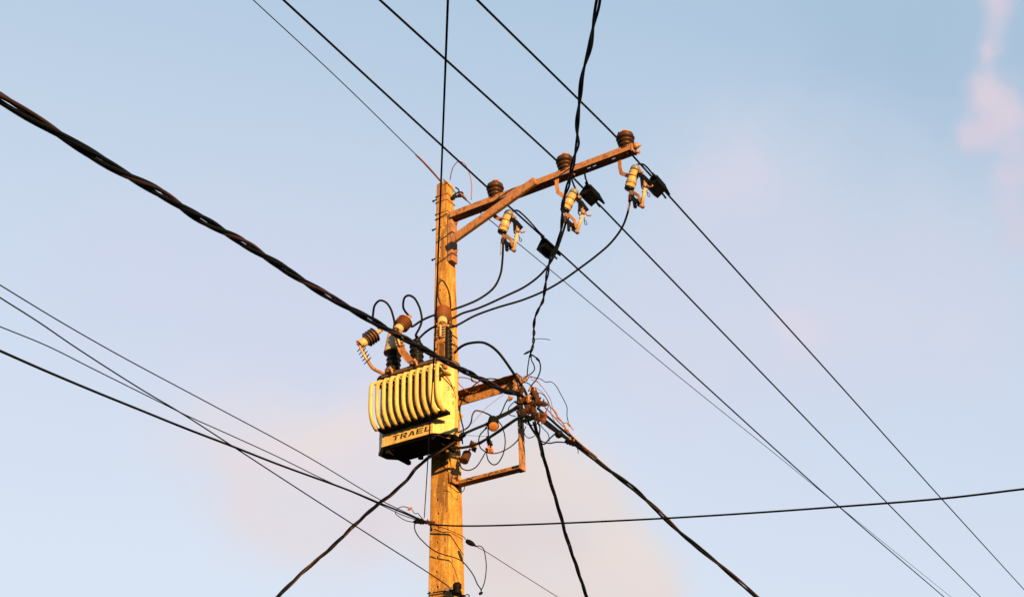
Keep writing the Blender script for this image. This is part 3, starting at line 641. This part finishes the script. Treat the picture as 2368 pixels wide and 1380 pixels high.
# ------------------------------------------------------------------ low voltage bracket frame on the right of the pole
fr = root('steel_bracket', (.55, .0, 6.05), 'rusty angle iron frame sticking out to the right of the pole', 'cable bracket')
fx, fz0, fz1 = .935, 6.055, 7.13; fb = -.055; fw = .11; th = .007
h0 = hw(6.1)
section(MBb := MB(), [(fb, fz0), (fb + fw, fz0), (fb + fw, fz0 + .085), (fb + fw - th, fz0 + .085), (fb + fw - th, fz0 + th), (fb, fz0 + th)], h0, fx); part(MBb, 'bottom_bar', 'frame', fr)
section(MBb := MB(), [(fb, fz1), (fb + fw, fz1), (fb + fw, fz1 - .13), (fb + fw - th, fz1 - .13), (fb + fw - th, fz1 - th), (fb, fz1 - th)], h0, fx); part(MBb, 'top_bar', 'frame', fr)
section(MBb := MB(), [(fx + .002, fb - .004), (fx + .002 + th, fb - .004), (fx + .002 + th, fb + fw + .004), (fx - .062, fb + fw + .004), (fx - .062, fb + fw - th * .4), (fx + .002, fb + fw - th * .4)], fz0 - .005, fz1 + .005, 2); vb = part(MBb, 'upright_bar', 'frame', fr)
cut = MB()
for zb in (6.18, 6.62, 7.02): cut.lathe((fx - .02, fb + fw * .55, zb), (1, 0, 0), [(.011, 0), (.011, .06)], 8)
boolean(vb, cut)
for zb in (fz0 + .06, fz1 - .06): part(MB().box((h0 + .02, fb - .01, zb), (.02, .075, .06), bev=.004).lathe((h0 + .04, fb - .06, zb), (1, 0, 0), [(.018, 0), (.018, .014), (.01, .015), (.01, .04)], 6), 'mounting_foot', 'frame', fr)
part(MB().bar((h0 + .02, -.05, 6.86), (h0 + .10, -.05, 6.80), .06, .08, bev=.008).tube([(h0, -.06, 6.84), (h0 + .09, -.07, 6.86)], .012, 6), 'spacer_block', 'tank', fr)
FX = fx

# ------------------------------------------------------------------ cables
KC = Bp(1205, 915, -.12)                 # where the twisted cables are anchored on the frame
K2 = Bp(1228, 955, -.12)
bundle('service_cable', [Dp(0, 228, 5.5), (62, 266), (125, 303), (200, 350), (280, 397), (370, 445), (455, 500), (540, 548), (620, 597), (700, 648), (770, 690), (850, 735), (930, 780), (1000, 818), (1060, 850), (1120, 880), (1170, 905), KC, Bp(1222, 945, -.1)], .0122, .0160, 4, 1.1, 'black', 'thick twisted black cable bundle crossing from upper left to the frame', 'cable bundle', ext0=5, mats=['black', 'black', 'dusty', 'black'], breathe=.15, phases=[0, .13, .5, .64])  # the brown strand carries the painted glints
bundle('service_cable', [Bp(1218, 940, -.12), (1262, 975), (1305, 1008), (1350, 1040), (1400, 1080), (1460, 1125), (1520, 1180), (1570, 1228), (1640, 1285), (1700, 1335), Dp(1756, 1384, 13.0)], .0108, .0148, 4, 1.3, 'black', 'thick twisted black cable bundle leaving the frame toward lower right', 'cable bundle', ext1=14, mats=['black', 'black', 'dusty', 'black'], phases=[0, .13, .5, .64])
bundle('service_cable', [Bp(1235, 975, -.15), (1246, 1015), (1262, 1075), (1278, 1130), (1295, 1185), (1310, 1240), (1330, 1300), Dp(1358, 1384, 12.6)], .0095, .0115, 3, .8, 'black', 'slim twisted black cable dropping from the frame to the bottom edge', 'cable bundle', ext1=8, wob=.003)
bundle('service_cable', [Bp(1070, 1008, -.32), (1040, 1028), (1000, 1052), (965, 1080), (940, 1110), (905, 1142), (870, 1168), (820, 1214), (770, 1262), (700, 1322), Dp(638, 1384, 10.0)], .0085, .0105, 3, .8, 'black', 'slim twisted cable running from the pole down to lower left', 'cable bundle', ext1=8, mats=['black', 'dusty', 'black'])
bundle('service_cable', [Dp(1382, -5, 5.6), (1368, 60), (1360, 120), (1349, 180), (1344, 230), (1335, 290), (1332, 335), (1322, 385), (1316, 425), (1304, 470), (1300, 510), (1291, 550), (1278, 585), (1270, 625), (1258, 670), (1252, 700), (1240, 735), (1235, 760), (1232, 785), (1232, 800), Bp(1227, 822, -.15)], .0075, .0075, 2, .75, 'black', 'wavy twisted pair of black cables coming straight down from the top', 'cable bundle', ext0=4, wob=.009)

for (it, r, lb, e0) in [
    ([Dp(0, 659, 8), (130, 738), (268, 817), (483, 932), (697, 1047), (879, 1155), (930, 1180), Bp(975, 1201, -.25)], .0045, 'thin wire from the left edge, uppermost of the group reaching the pole', 6),
    ([Dp(0, 688, 8), (90, 745), (172, 801), (322, 897), (418, 954), (536, 1030), (665, 1114), (820, 1214), (987, 1321), (1030, 1350), Bp(1050, 1366, -.16)], .0052, 'thin black wire crossing its neighbours and ending lowest on the pole', 6),
    ([Dp(0, 755, 8), (110, 800), (214, 852), (375, 932), (429, 959), (536, 1007), (643, 1056), (751, 1109), (879, 1166), (930, 1190), Bp(975, 1205, -.25)], .0042, 'thin wire from the left edge between the steep wire and the thick one', 6),
    ([Dp(0, 811, 7.5), (100, 855), (214, 903), (330, 950), (429, 990), (536, 1031), (643, 1073), (804, 1132), (879, 1163), (940, 1188), Bp(985, 1208, -.24)], .0088, 'thick black wire from the left edge, lowest where it enters', 6)]:
    wire('service_wire', it, r, 'black', lb, 'wire', 'wires running from the left edge to the pole', ext0=e0, sides=6)
wire('service_wire', [Bp(995, 1212, -.24), (1050, 1215), (1120, 1215), (1300, 1209), (1550, 1197), (1760, 1184), (1940, 1171), (2180, 1152), Dp(2368, 1130, 9)], .0088, 'black', 'black wire running from the pole almost level to the right edge', 'wire', ext1=6)
P = path([Dp(1036, -5, 6.6), (1031, 130), (1026, 260), (1020, 420), (1013, 600), (1006, 780), (999, 900), (993, 1000), (986, 1120), Bp(981, 1196, -.25)], 5, 0)
single(MB().tube(P, [.0072 - .0026 * i / (len(P) - 1) for i in range(len(P))], 8), 'service_wire', 'black', P[-1], 'black wire falling almost straight down in front of the pole', 'wire')
wire('service_wire', [Bp(*z6(590, 620), -.17), Bp(*z6(715, 660), -.165), Ap(*z6(770, 685), .155), Ap(*z6(830, 712), .160), Ap(*z6(885, 740), .165), z6(910, 770), z6(1010, 835), z6(1120, 895), z6(1240, 970), Dp(*z6(1380, 1060), 12.6), Dp(1297, 1384, 13)], .0042, 'conn', 'thin brown wire from the pole clamp down to the lower right', 'wire', ext1=8, sides=6)

# LV cables from transformer to frame
lv = 'black low voltage cables between transformer and frame'
wire('low_voltage_cable', [Bp(*z5(40, 205), -.15), z5(75, 165), z5(130, 132), z5(200, 116), z5(280, 116), z5(345, 145), z5(400, 190), z5(450, 250), z5(510, 335), z5(580, 440), z5(625, 510), Bp(*z5(655, 575), -.10)], .0145, 'black', 'thick black cable arching from beside the pole over to the frame corner', 'low voltage cable', lv)
wire('low_voltage_cable', [Bp(*z5(0, 945), -.45), z5(90, 895), z5(200, 845), z5(320, 795), z5(420, 745), z5(500, 705), Bp(*z5(590, 650), -.1)], .0150, 'black', 'upper thick black cable rising from the transformer base to the frame', 'low voltage cable', lv)
wire('low_voltage_cable', [Bp(*z5(-30, 992), -.45), z5(60, 1000), z5(150, 990), z5(230, 965), z5(310, 925), z5(400, 870), z5(500, 800), z5(560, 760), z5(620, 738), Bp(*z5(690, 745), -.1)], .0150, 'black', 'lower thick black cable sagging from the transformer base to the frame', 'low voltage cable', lv)
wire('low_voltage_cable', [Bp(*z5(250, 965), -.3), z5(330, 912), z5(420, 850), z5(520, 780), z5(580, 745), Bp(*z5(660, 728), -.14)], .0125, 'black', 'black cable running just above the lower thick cable', 'low voltage cable', lv)
wire('low_voltage_cable', [Bp(*z5(0, 925), -.52), z5(40, 890), z5(90, 862), z5(150, 830), z5(180, 780), z5(190, 725), z5(215, 688), z5(260, 692), z5(320, 715), z5(370, 742), Bp(*z5(410, 748), -.2)], .008, 'conn', 'thin dark wire making a square hump above the thick cables', 'wire')
P = path([Bp(*z5(405, 745), -.2), z5(500, 705), Bp(*z5(580, 655), -.1)])
wire('low_voltage_cable', [Bp(*z5(380, 745), -.22), z5(450, 715), z5(520, 680), Bp(*z5(585, 635), -.12)], .012, 'black', 'short black cable doubling the upper thick cable near the frame', 'low voltage cable', lv)

# thin loops
lp = 'thin loose wires around the frame'
thin = [
    ([Bp(*z5(490, 590), -.05), z5(470, 620), z5(440, 690), z5(405, 760), z5(440, 820), z5(462, 900), z5(465, 970), z5(445, 1060), z5(400, 1130), z5(365, 1140), z5(325, 1105), z5(310, 1050), Bp(*z5(305, 1030), -.25)], .0065, 'black', 'thin wire making the large hanging loop inside the frame'),
    ([Bp(*z5(325, 800), -.2), z5(290, 850), z5(255, 890), z5(243, 945), z5(260, 1000), z5(300, 1030), z5(340, 1045), z5(400, 1042), z5(460, 1020), z5(530, 975), z5(580, 920), z5(600, 850), z5(600, 770), Bp(*z5(575, 680), -.1)], .0065, 'conn', 'brownish thin wire sweeping from the lamp shaped clamp to the upright'),
    ([Bp(*z5(300, 1035), -.22), z5(270, 1090), z5(220, 1160), z5(160, 1187), z5(115, 1178), z5(95, 1160), Bp(*z5(20, 1000), -.2)], .0065, 'conn', 'thin wire sagging below the cables toward the pole'),
    ([Bp(*z5(325, 805), -.2), z5(322, 850), z5(325, 900), Bp(*z5(328, 935), -.2)], .007, 'black', 'short upright wire joining the two clamps inside the frame'),
    ([Bp(*z5(60, 410), -.15), z5(110, 408), z5(165, 420), z5(205, 440), Bp(*z5(245, 462), -.15), z5(250, 500), z5(215, 530), z5(160, 532), z5(100, 485), Bp(*z5(60, 440), -.15)], .0055, 'copper', 'thin pale wire curling round above the top bar'),
    ([Bp(*z5(110, 600), -.14), z5(170, 510), z5(220, 460), z5(270, 430), z5(340, 418), z5(410, 428), z5(460, 450), Bp(*z5(520, 510), -.1)], .0068, 'black', 'thin black wire arching across the top bar'),
    ([Bp(*z5(160, 355), -.2), z5(175, 390), z5(190, 430), Bp(*z5(210, 445), -.15)], .005, 'conn', 'short thin wire dropping from the thick bundle to the small connector'),
    ([Bp(*z5(120, 570), -.15), z5(90, 640), z5(85, 700), z5(100, 780), z5(115, 850), z5(105, 920), Bp(*z5(108, 965), -.3)], .0075, 'black', 'thin black wire hanging beside the transformer corner'),
    ([Bp(*z5(45, 800), -.45), z5(50, 900), z5(70, 1040), z5(85, 1100), z5(70, 1200), Bp(*z5(60, 1280), -.2)], .005, 'base', 'thin dark wire running down the edge of the pole'),
    ([Bp(*z5(120, 890), -.2), z5(200, 897), Bp(*z5(300, 903), -.2)], .002, 'base', 'hair thin wire stretched level inside the frame'),
    ([Bp(*z5(100, 860), -.2), z5(200, 780), z5(300, 670), z5(400, 590), Bp(*z5(470, 540), -.05)], .0025, 'copper', 'hair thin coppery wire slanting up to the frame corner'),
    ([Bp(*z5(650, 395), -.1), z5(655, 330), z5(665, 260), z5(672, 225), Bp(*z5(685, 215), -.15), z5(685, 260), z5(705, 300), z5(712, 340), z5(690, 370), z5(645, 400), Bp(*z5(600, 435), -.08)], .006, 'black', 'thin black wire twisting up from the frame corner to the wavy pair'),
    ([Bp(*z5(685, 215), -.15), z5(715, 235), z5(745, 260), z5(762, 310), z5(755, 370), z5(725, 430), z5(690, 470), Bp(*z5(660, 525), -.1)], .0075, 'black', 'black wire bowing to the right below the wavy pair'),
    ([Bp(*z5(715, 88), -.15), z5(760, 83), z5(800, 86), Bp(*z5(845, 93), -.15)], .0035, 'base', 'short stray wire end sticking out from the wavy pair'),
    ([Bp(*z5(655, 405), -.1), z5(720, 410), z5(770, 425), z5(805, 447), z5(850, 445), z5(890, 475), z5(930, 545), z5(965, 610), z5(985, 660), z5(985, 730), Bp(*z5(1000, 800), -.1)], .0042, 'base', 'thin dark wire bowing far out to the right of the frame'),
    ([Bp(*z5(680, 425), -.1), z5(740, 450), z5(800, 520), z5(845, 590), z5(860, 650), Bp(*z5(870, 680), -.1)], .0035, 'copper', 'hair thin reddish wire curving down from the frame corner'),
    ([Bp(*z5(690, 480), -.1), z5(740, 505), z5(800, 560), z5(840, 640), z5(855, 720), Bp(*z5(885, 785), -.1)], .003, 'conn', 'second hair thin wire curving down behind the brown connector'),
    ([Bp(*z5(645, 720), -.12), z5(660, 790), z5(700, 860), z5(760, 935), z5(830, 960), z5(900, 950), Bp(*z5(990, 955), -.1)], .0072, 'black', 'black wire dipping under the lower right connectors'),
    ([Bp(*z5(735, 780), -.12), z5(757, 830), z5(752, 900), z5(765, 950), z5(790, 970), z5(830, 930), Bp(*z5(885, 880), -.1)], .0072, 'black', 'black wire hooking up to the round knob connector'),
    ([Bp(*z5(640, 740), -.12), z5(690, 830), z5(740, 920), z5(765, 1000), z5(770, 1060), Bp(*z5(790, 1100), -.15)], .0085, 'black', 'black wire joining the slim cable below the frame'),
    ([Bp(*z5(1070, 1000), -.1), z5(1078, 1020), Bp(*z5(1078, 1045), -.1)], .004, 'base', 'tiny loose wire tail under the outgoing bundle'),
    ([Bp(*z5(545, 610), -.1), z5(600, 655), z5(640, 720), Bp(*z5(660, 760), -.12)], .01, 'black', 'short black cable looping round the frame upright'),
    ([Bp(*z5(820, 630), -.1), z5(870, 680), z5(905, 735), z5(950, 790), z5(985, 850), z5(1060, 930), z5(1140, 1000), Bp(*z5(1235, 1075), -.1)], .0065, 'copper', 'coppery wire riding above the outgoing bundle'),
    ([Bp(*z5(800, 660), -.1), z5(860, 720), z5(910, 775), Bp(*z5(960, 825), -.1)], .0065, 'copper', 'short coppery wire from the brown connector to the small orange one'),
    ([Bp(*z5(960, 790), -.1), z5(985, 790), z5(1010, 815), Bp(*z5(1040, 850), -.1)], .004, 'copper', 'little coppery wire end at the bottom of the far bowed wire'),
]
for it, r, m_, lb in thin: wire('loose_wire', it, r, m_, lb, 'wire', lp, sides=6, n=6)
# the parallel cables leaving the cluster to the lower right
wire('low_voltage_cable', [Bp(*z5(735, 665), -.1), z5(830, 745), z5(920, 825), z5(1010, 900), Bp(*z5(1110, 985), -.1)], .0125, 'black', 'black cable, uppermost of those fanning from the connectors to the outgoing bundle', 'low voltage cable', lv)
wire('low_voltage_cable', [Bp(*z5(740, 745), -.1), z5(820, 815), z5(900, 870), z5(1000, 935), Bp(*z5(1120, 1005), -.1)], .012, 'black', 'black cable carrying the round knob connector', 'low voltage cable', lv)

# loose wires at the lower clamp
thin2 = [
    ([Bp(*z6(360, 585), -.25), z6(270, 565), z6(200, 525), z6(160, 490), z6(170, 455), z6(205, 425), z6(250, 418), Bp(*z6(300, 430), -.25)], .0045, 'base', 'thin wire curling round to the small coppery connector left of the pole'),
    ([Bp(*z6(335, 450), -.25), z6(365, 490), z6(400, 490), z6(415, 510), Bp(*z6(470, 570), -.25)], .004, 'base', 'kinked thin wire between the small connector and the pole clamp'),
    ([Bp(*z6(362, 590), -.25), z6(365, 660), z6(400, 730), z6(450, 785), z6(520, 850), z6(600, 900), z6(700, 935), z6(790, 960), z6(870, 1000), z6(935, 1070), z6(990, 1150), z6(1030, 1240), z6(1070, 1305), Bp(*z6(1062, 1345), -.12)], .0058, 'black', 'long thin wire drooping across the pole to a loose end'),
    ([Bp(*z6(1005, 840), -.1), z6(1060, 835), z6(1095, 865), z6(1115, 950), z6(1125, 1040), z6(1118, 1150), z6(1100, 1240), Bp(*z6(1068, 1310), -.12)], .005, 'black', 'thin wire hanging below the black splice right of the pole'),
    ([Bp(*z6(500, 1340), -.17), z6(600, 1325), Bp(*z6(710, 1310), -.17)], .007, 'base', 'dark tie wire round the pole at the bottom edge'),
    ([Bp(*z6(840, 1340), -.2), z6(890, 1360), z6(930, 1350), z6(945, 1370), z6(920, 1385), Bp(*z6(900, 1370), -.15)], .005, 'base', 'small curled wire end beside the lowest clamp'),
    ([Bp(*z6(720, 180), -.2), z6(780, 235), z6(830, 265), z6(880, 250), Bp(*z6(900, 190), -.1)], .004, 'base', 'thin wire loop against the pole below the frame'),
]
for it, r, m_, lb in thin2: wire('loose_wire', it, r, m_, lb, 'wire', 'thin loose wires around the lower pole clamps', sides=6, n=6)

# ------------------------------------------------------------------ connectors
def connector(p, d, ln, w, m, label, cat='cable connector', name='cable_connector', bolts=1, group='brown insulated connectors clustered on the frame corner', bm_='conn'):
    d = Vector(d).normalized(); p = Vector(p); s = d.cross(Vector((.2, .9, .3))).normalized(); t = s.cross(d)
    rt = root(name, p, label, cat, group)
    rn = random.Random(label); ln *= .92; w *= .9; hb = MB()
    hb.box(p, (ln / 2, w * .40, w * .34), (d, s, t), bev=w * .16)
    if bolts:
        for q in range(5):
            o = p + d * (ln * rn.uniform(-.42, .42)) + s * (w * rn.uniform(-.3, .3)) + t * (w * rn.uniform(-.3, .4))
            e = Vector((rn.uniform(-1, 1), rn.uniform(-1, 1), rn.uniform(-1, 1))).normalized(); f = e.cross(d).normalized()
            hb.box(o, (ln * rn.uniform(.08, .24), w * rn.uniform(.12, .34), w * rn.uniform(.12, .3)), (e, f, e.cross(f)), bev=w * .05)
        for q in (-.3, 0, .3): hb.box(p + d * (ln * q), (ln * .035, w * .47, w * .42), (d, s, t), bev=w * .03)
    hb.tube([p - d * (ln * .66), p - d * (ln * .4)], [w * .18, w * .33], 8).tube([p + d * (ln * .4), p + d * (ln * .66)], [w * .33, w * .18], 8)
    part(hb, 'housing', m, rt)
    for k in range(bolts):
        o = p + d * (ln * (.22 * (k - (bolts - 1) / 2) * 2)); part(MB().lathe(o + s * (w * .45), s + t * .2, [(w * .2, 0), (w * .2, w * .18), (w * .12, w * .2), (w * .12, w * .5)], 6), 'bolt', bm_, rt)
    return rt
cs = [((1206, 905), (.3, 0, .9), 'upright brown connector at the top of the frame corner cluster', .10, .05, 'conn'),
      ((1212, 925), (.8, .2, .3), 'brown connector tucked against the bundle at the frame corner', .12, .06, 'conn'),
      ((1221, 921), (.1, 0, 1), 'small orange brown connector under the arching thick cable', .08, .045, 'brass'),
      ((1226, 939), (.7, .1, -.7), 'brown connector at the centre of the cluster', .14, .065, 'conn'),
      ((1239, 931), (.9, .1, -.2), 'brown connector pointing right at the middle of the cluster', .12, .055, 'conn'),
      ((1217, 948), (.5, .1, .6), 'dusty brown connector below the bundle anchor', .12, .06, 'conn'),
      ((1233, 955), (.2, .1, -.9), 'brown connector hanging below the centre of the cluster', .13, .06, 'conn'),
      ((1240, 967), (.7, 0, -.4), 'lowest dusty brown connector of the cluster', .12, .065, 'conn'),
      ((1225, 967), (.9, 0, .2), 'black connector under the cluster where the lower cables meet', .14, .06, 'black'),
      ((1258, 966), (.4, 0, .9), 'reddish brown connector standing right of the lower cluster', .11, .055, 'red'),
      ((1247, 959), (.8, .1, -.4), 'dark connector between the cluster and its reddish neighbour', .12, .05, 'conn')]
for i, ((x, y), d, lb, ln, w, mm) in enumerate(cs): connector(Bp(x, y, -.13 - .02 * (i % 3)), d, ln, w, mm, lb, bolts=1 + i % 2, bm_=('conn', 'brass')[i % 2])
connector(Bp(*zk(510, 585), -.12), (.9, 0, -.35), .13, .062, 'conn', 'brown ribbed connector right of the cluster on the coppery wire', bolts=2)
tm_ = MB(); rn = random.Random(11); c0 = Bp(1222, 938, -.10)
for q in range(26):
    o = c0 + Vector((rn.gauss(0, .035) + .02, rn.gauss(0, .03), rn.gauss(0, .055))); e = Vector((rn.uniform(-1, 1), rn.uniform(-1, 1), rn.uniform(-1, 1))).normalized(); f = e.orthogonal().normalized()
    if q % 3: tm_.tube([o - e * rn.uniform(.02, .05), o, o + e * rn.uniform(.02, .05)], [.008, rn.uniform(.012, .02), .008], 7)
    else: tm_.box(o, (rn.uniform(.012, .03), rn.uniform(.008, .02), rn.uniform(.006, .014)), (e, f, e.cross(f)), bev=.003)
single(tm_, 'splice_bundle', 'conn', c0, 'dark lumpy knot of taped splices at the heart of the frame corner', 'cable splice')
for pts_, r_2, m_2, lb2 in [
    ([(1198, 896), (1212, 884), (1226, 890), (1229, 906), (1216, 916), (1203, 912)], .0055, 'black', 'small black wire curl over the frame corner'),
    ([(1190, 940), (1200, 962), (1216, 978), (1236, 982), (1250, 972)], .006, 'black', 'black wire slung under the taped knot'),
    ([(1228, 916), (1246, 908), (1262, 918), (1268, 938), (1262, 952)], .0045, 'conn', 'brown wire bowing just right of the taped knot'),
    ([(1204, 924), (1188, 930), (1176, 944), (1178, 958), (1192, 962)], .005, 'black', 'black wire hooking back inside the frame upright'),
    ([(1244, 976), (1256, 990), (1268, 1004), (1270, 1020)], .0045, 'black', 'thin black tail hanging right of the slim dropping cable'),
    ([(1208, 872), (1222, 868), (1238, 876), (1252, 894)], .0035, 'copper', 'fine coppery strand arching above the coppery lug'),
    ([(1216, 985), (1212, 1000), (1222, 1012), (1236, 1008)], .0045, 'black', 'thin black hook left of the slim dropping cable')]:
    wire('loose_wire', [Bp(x, y, -.14) for x, y in pts_], r_2, m_2, lb2, 'wire', lp, sides=6, n=6)
rt = root('end_cap', Bp(*zk(430, 450), -.12), 'brown bottle shaped cap with an orange ring above the cluster', 'cable cap')
a_, b_ = Bp(*zk(385, 365), -.12), Bp(*zk(465, 545), -.12)
part(MB().lathe(a_, b_ - a_, [(.022, 0), (.034, .012), (.036, .10), (.022, .15), (.014, .17)], 14), 'cap_body', 'conn', rt)
part(MB().tube(catmull([Bp(*zk(345, 400), -.15), Bp(*zk(355, 355), -.15), Bp(*zk(385, 340), -.15), Bp(*zk(415, 365), -.15), Bp(*zk(412, 400), -.15)], 5), .008, 8), 'ring', 'brass', rt)
connector(Bp(*zk(270, 245), -.12), (.9, 0, .35), .10, .035, 'brass', 'flat coppery lug at the top corner of the frame', bolts=1, group=None)
connector(Bp(*zk(140, 320), -.1), (.1, 0, 1), .17, .06, 'brass', 'bright brass clamp bolted on the frame upright top', bolts=2, group=None)
connector(Bp(*zk(60, 510), -.1), (.9, 0, .4), .06, .045, 'brass', 'small brass clamp on the inner side of the frame upright', bolts=1, group=None)
connector(Bp(*zk(195, 605), -.14), (.6, 0, .6), .06, .05, 'conn', 'small dark clamp where the thick cables cross the upright', bolts=1, group=None)
connector(Bp(*z5(205, 440), -.15), (.9, 0, -.5), .07, .03, 'brass', 'small coppery connector on the curled wire over the top bar', bolts=0, group=None)
connector(Bp(*z5(885, 695), -.1), (.5, 0, -.8), .08, .022, 'orange', 'slim orange sleeve, upper one on the coppery wires', bolts=0, group='small orange sleeves')
connector(Bp(*z5(982, 850), -.1), (.7, 0, -.6), .05, .04, 'orange', 'square orange connector on the coppery wire', bolts=0, group='small orange sleeves')
connector(Bp(*z5(1003, 805), -.1), (.5, 0, -.7), .05, .028, 'orange', 'small orange sleeve at the foot of the bowed wire', bolts=0, group='small orange sleeves')
connector(Bp(*z5(925, 765), -.1), (.7, 0, -.7), .11, .016, 'orange', 'long thin orange sleeve lying along the coppery wire', bolts=0, group='small orange sleeves')
rt = root('round_connector', Bp(*z5(922, 887), -.1), 'round black knob connector on the outgoing cable', 'cable connector')
part(MB().lathe(Bp(*z5(895, 870), -.1), Bp(*z5(950, 905), -.1) - Bp(*z5(895, 870), -.1), [(.012, 0), (.034, .012), (.043, .035), (.040, .055), (.022, .075)], 16), 'knob_body', 'black', rt)
connector(Bp(*z5(1020, 957), -.1), (.8, .1, -.45), .12, .062, 'black', 'dark ribbed connector on the outgoing bundle with a rusty bolt', bolts=2, group=None, bm_='frame')
connector(Bp(1312, 1243, 0) * 0 + Dp(1311, 1240, 12.35), (.2, 0, -.9), .08, .03, 'black', 'small black joint on the slim cable below the frame', bolts=0, group=None)
connector(Bp(*z5(740, 258), -.15), (.5, 0, -.7), .06, .03, 'black', 'small black joint below the wavy cable pair', bolts=0, group=None)
single(MB().tube([Bp(*z5(622, 214), -.15), Bp(*z5(645, 203), -.15), Bp(*z5(680, 184), -.15)], [.006, .012, .009], 8), 'cable_stub', 'black', Bp(*z5(650, 200), -.15), 'cut black cable stub sticking out left of the wavy pair', 'cable stub')
# lamp-shaped clamp with orange disc
p0 = Bp(*z7(650, 260), -.22)
rt = root('dead_end_clamp', p0, 'black cable clamp with a round orange end facing down inside the frame', 'cable clamp')
dd = (Bp(*z7(660, 350), -.32) - Bp(*z7(650, 220), -.2))
part(MB().lathe(Bp(*z7(650, 200), -.2), dd, [(.025, 0), (.045, .02), (.055, .08), (.057, dd.length)], 18).bar(Bp(*z7(600, 190), -.2), Bp(*z7(740, 190), -.2), .04, .03, bev=.006).bar(Bp(*z7(700, 200), -.2), Bp(*z7(740, 350), -.24), .02, .022, bev=.004), 'clamp_body', 'black', rt)
part(MB().lathe(Bp(*z7(650, 200), -.2) + dd * 1.01, dd, [(.05, 0), (.05, .012), (.042, .018), (.012, .02)], 18), 'end_disc', 'orange', rt)
part(MB().lathe(Bp(*z7(590, 275), -.25), (-1, 0, .2), [(.02, -.02), (.026, 0), (.014, .02), (.010, .04)], 8), 'wing_nut', 'brass', rt)
part(MB().tube([Bp(*z7(545, 345), -.22), Bp(*z7(520, 385), -.22)], [.014, .008], 8), 'wire_tip', 'cream', rt)
# hanging brown cylinder
a_, b_ = Bp(*z7(225, 770), -.2), Bp(*z7(165, 915), -.27)
rt = root('hanging_cap', a_, 'brown cylindrical cap hanging under the sagging cable beside the pole', 'cable cap')
part(MB().lathe(a_, b_ - a_, [(.028, 0), (.046, .012), (.047, (b_ - a_).length - .005), (.04, (b_ - a_).length)], 18), 'cap_body', 'conn', rt)
part(MB().tube([Bp(*z7(270, 700), -.2), Bp(*z7(250, 750), -.2), a_], .012, 8), 'stem', 'conn', rt)
connector(Bp(*z7(320, 665), -.2), (.3, 0, -.9), .12, .06, 'conn', 'brown winged connector gripping the sagging cable above the hanging cap', bolts=2, group=None, bm_='frame')
connector(Bp(*z7(110, 510), -.3), (.9, 0, .4), .14, .055, 'black', 'black clamp where the cables leave the transformer base', bolts=2, group=None)
connector(Bp(*z7(585, 590), -.2), (.3, 0, -.9), .12, .05, 'black', 'black clamp on the lower thick cable inside the frame', bolts=2, group=None)
connector(Bp(*z7(595, 730), -.22), (.8, 0, -.5), .09, .055, 'orange', 'yellow orange connector hanging inside the frame', bolts=2, group=None, bm_='orange')
# lower pole clamps
connector(Bp(*z6(410, 578), -.25), (.95, 0, -.2), .13, .05, 'black', 'black wedge clamp holding the left wires just short of the pole', bolts=1, group=None)
connector(Bp(*z6(520, 590), -.2), (.8, 0, -.35), .15, .042, 'conn', 'dark elongated clamp fixed on the pole face where the level wire starts', bolts=2, group=None)
connector(Bp(*z6(312, 440), -.25), (.8, 0, .3), .045, .035, 'orange', 'tiny coppery connector on the curled wire left of the pole', bolts=0, group=None)
rt = root('wire_splice', Bp(*z6(955, 805), -.1), 'black spindle shaped splice hanging on the thin wire right of the pole', 'wire splice')
a_, b_ = Bp(*z6(910, 778), -.1), Bp(*z6(1010, 832), -.1)
part(MB().lathe(a_, b_ - a_, [(.006, 0), (.022, .012), (.028, .05), (.024, .09), (.008, (b_ - a_).length)], 12), 'splice_body', 'black', rt)
rt = root('pole_clamp', Bp(*z6(800, 1310), -.2), 'bulky black clamp fixed low on the pole where the steep wire ends', 'clamp')
part(MB().lathe(Bp(*z6(815, 1345), -.22), (0, 0, 1), [(.035, 0), (.04, .02), (.03, .04), (.045, .055), (.045, .09), (.03, .11)], 14).bar(Bp(*z6(750, 1300), -.2), Bp(*z6(840, 1350), -.2), .05, .05, bev=.008).bar(Bp(*z6(770, 1340), -.2), Bp(*z6(890, 1375), -.2), .03, .035, bev=.006), 'clamp_body', 'black', rt)
part(MB().lathe(Bp(*z6(765, 1285), -.24), (0, -1, 0), [(.016, -.02), (.016, .02)], 8).bar(Bp(*z6(700, 1290), -.18), Bp(*z6(760, 1305), -.18), .02, .035), 'bolt', 'galv', rt)
single(MB().lathe(Bp(*z6(1050, 1345), -.12), (1, 0, .2), [(.012, 0), (.016, .02), (.008, .04)], 8), 'wire_tip', 'black', Bp(*z6(1062, 1345), -.12), 'small dark blob at the loose end of the drooping wires', 'wire tip')
connector(Bp(*z6(545, 1310), -.19), (.1, 0, 1), .06, .025, 'galv', 'small pale clip on the pole face at the bottom edge', bolts=0, group=None)
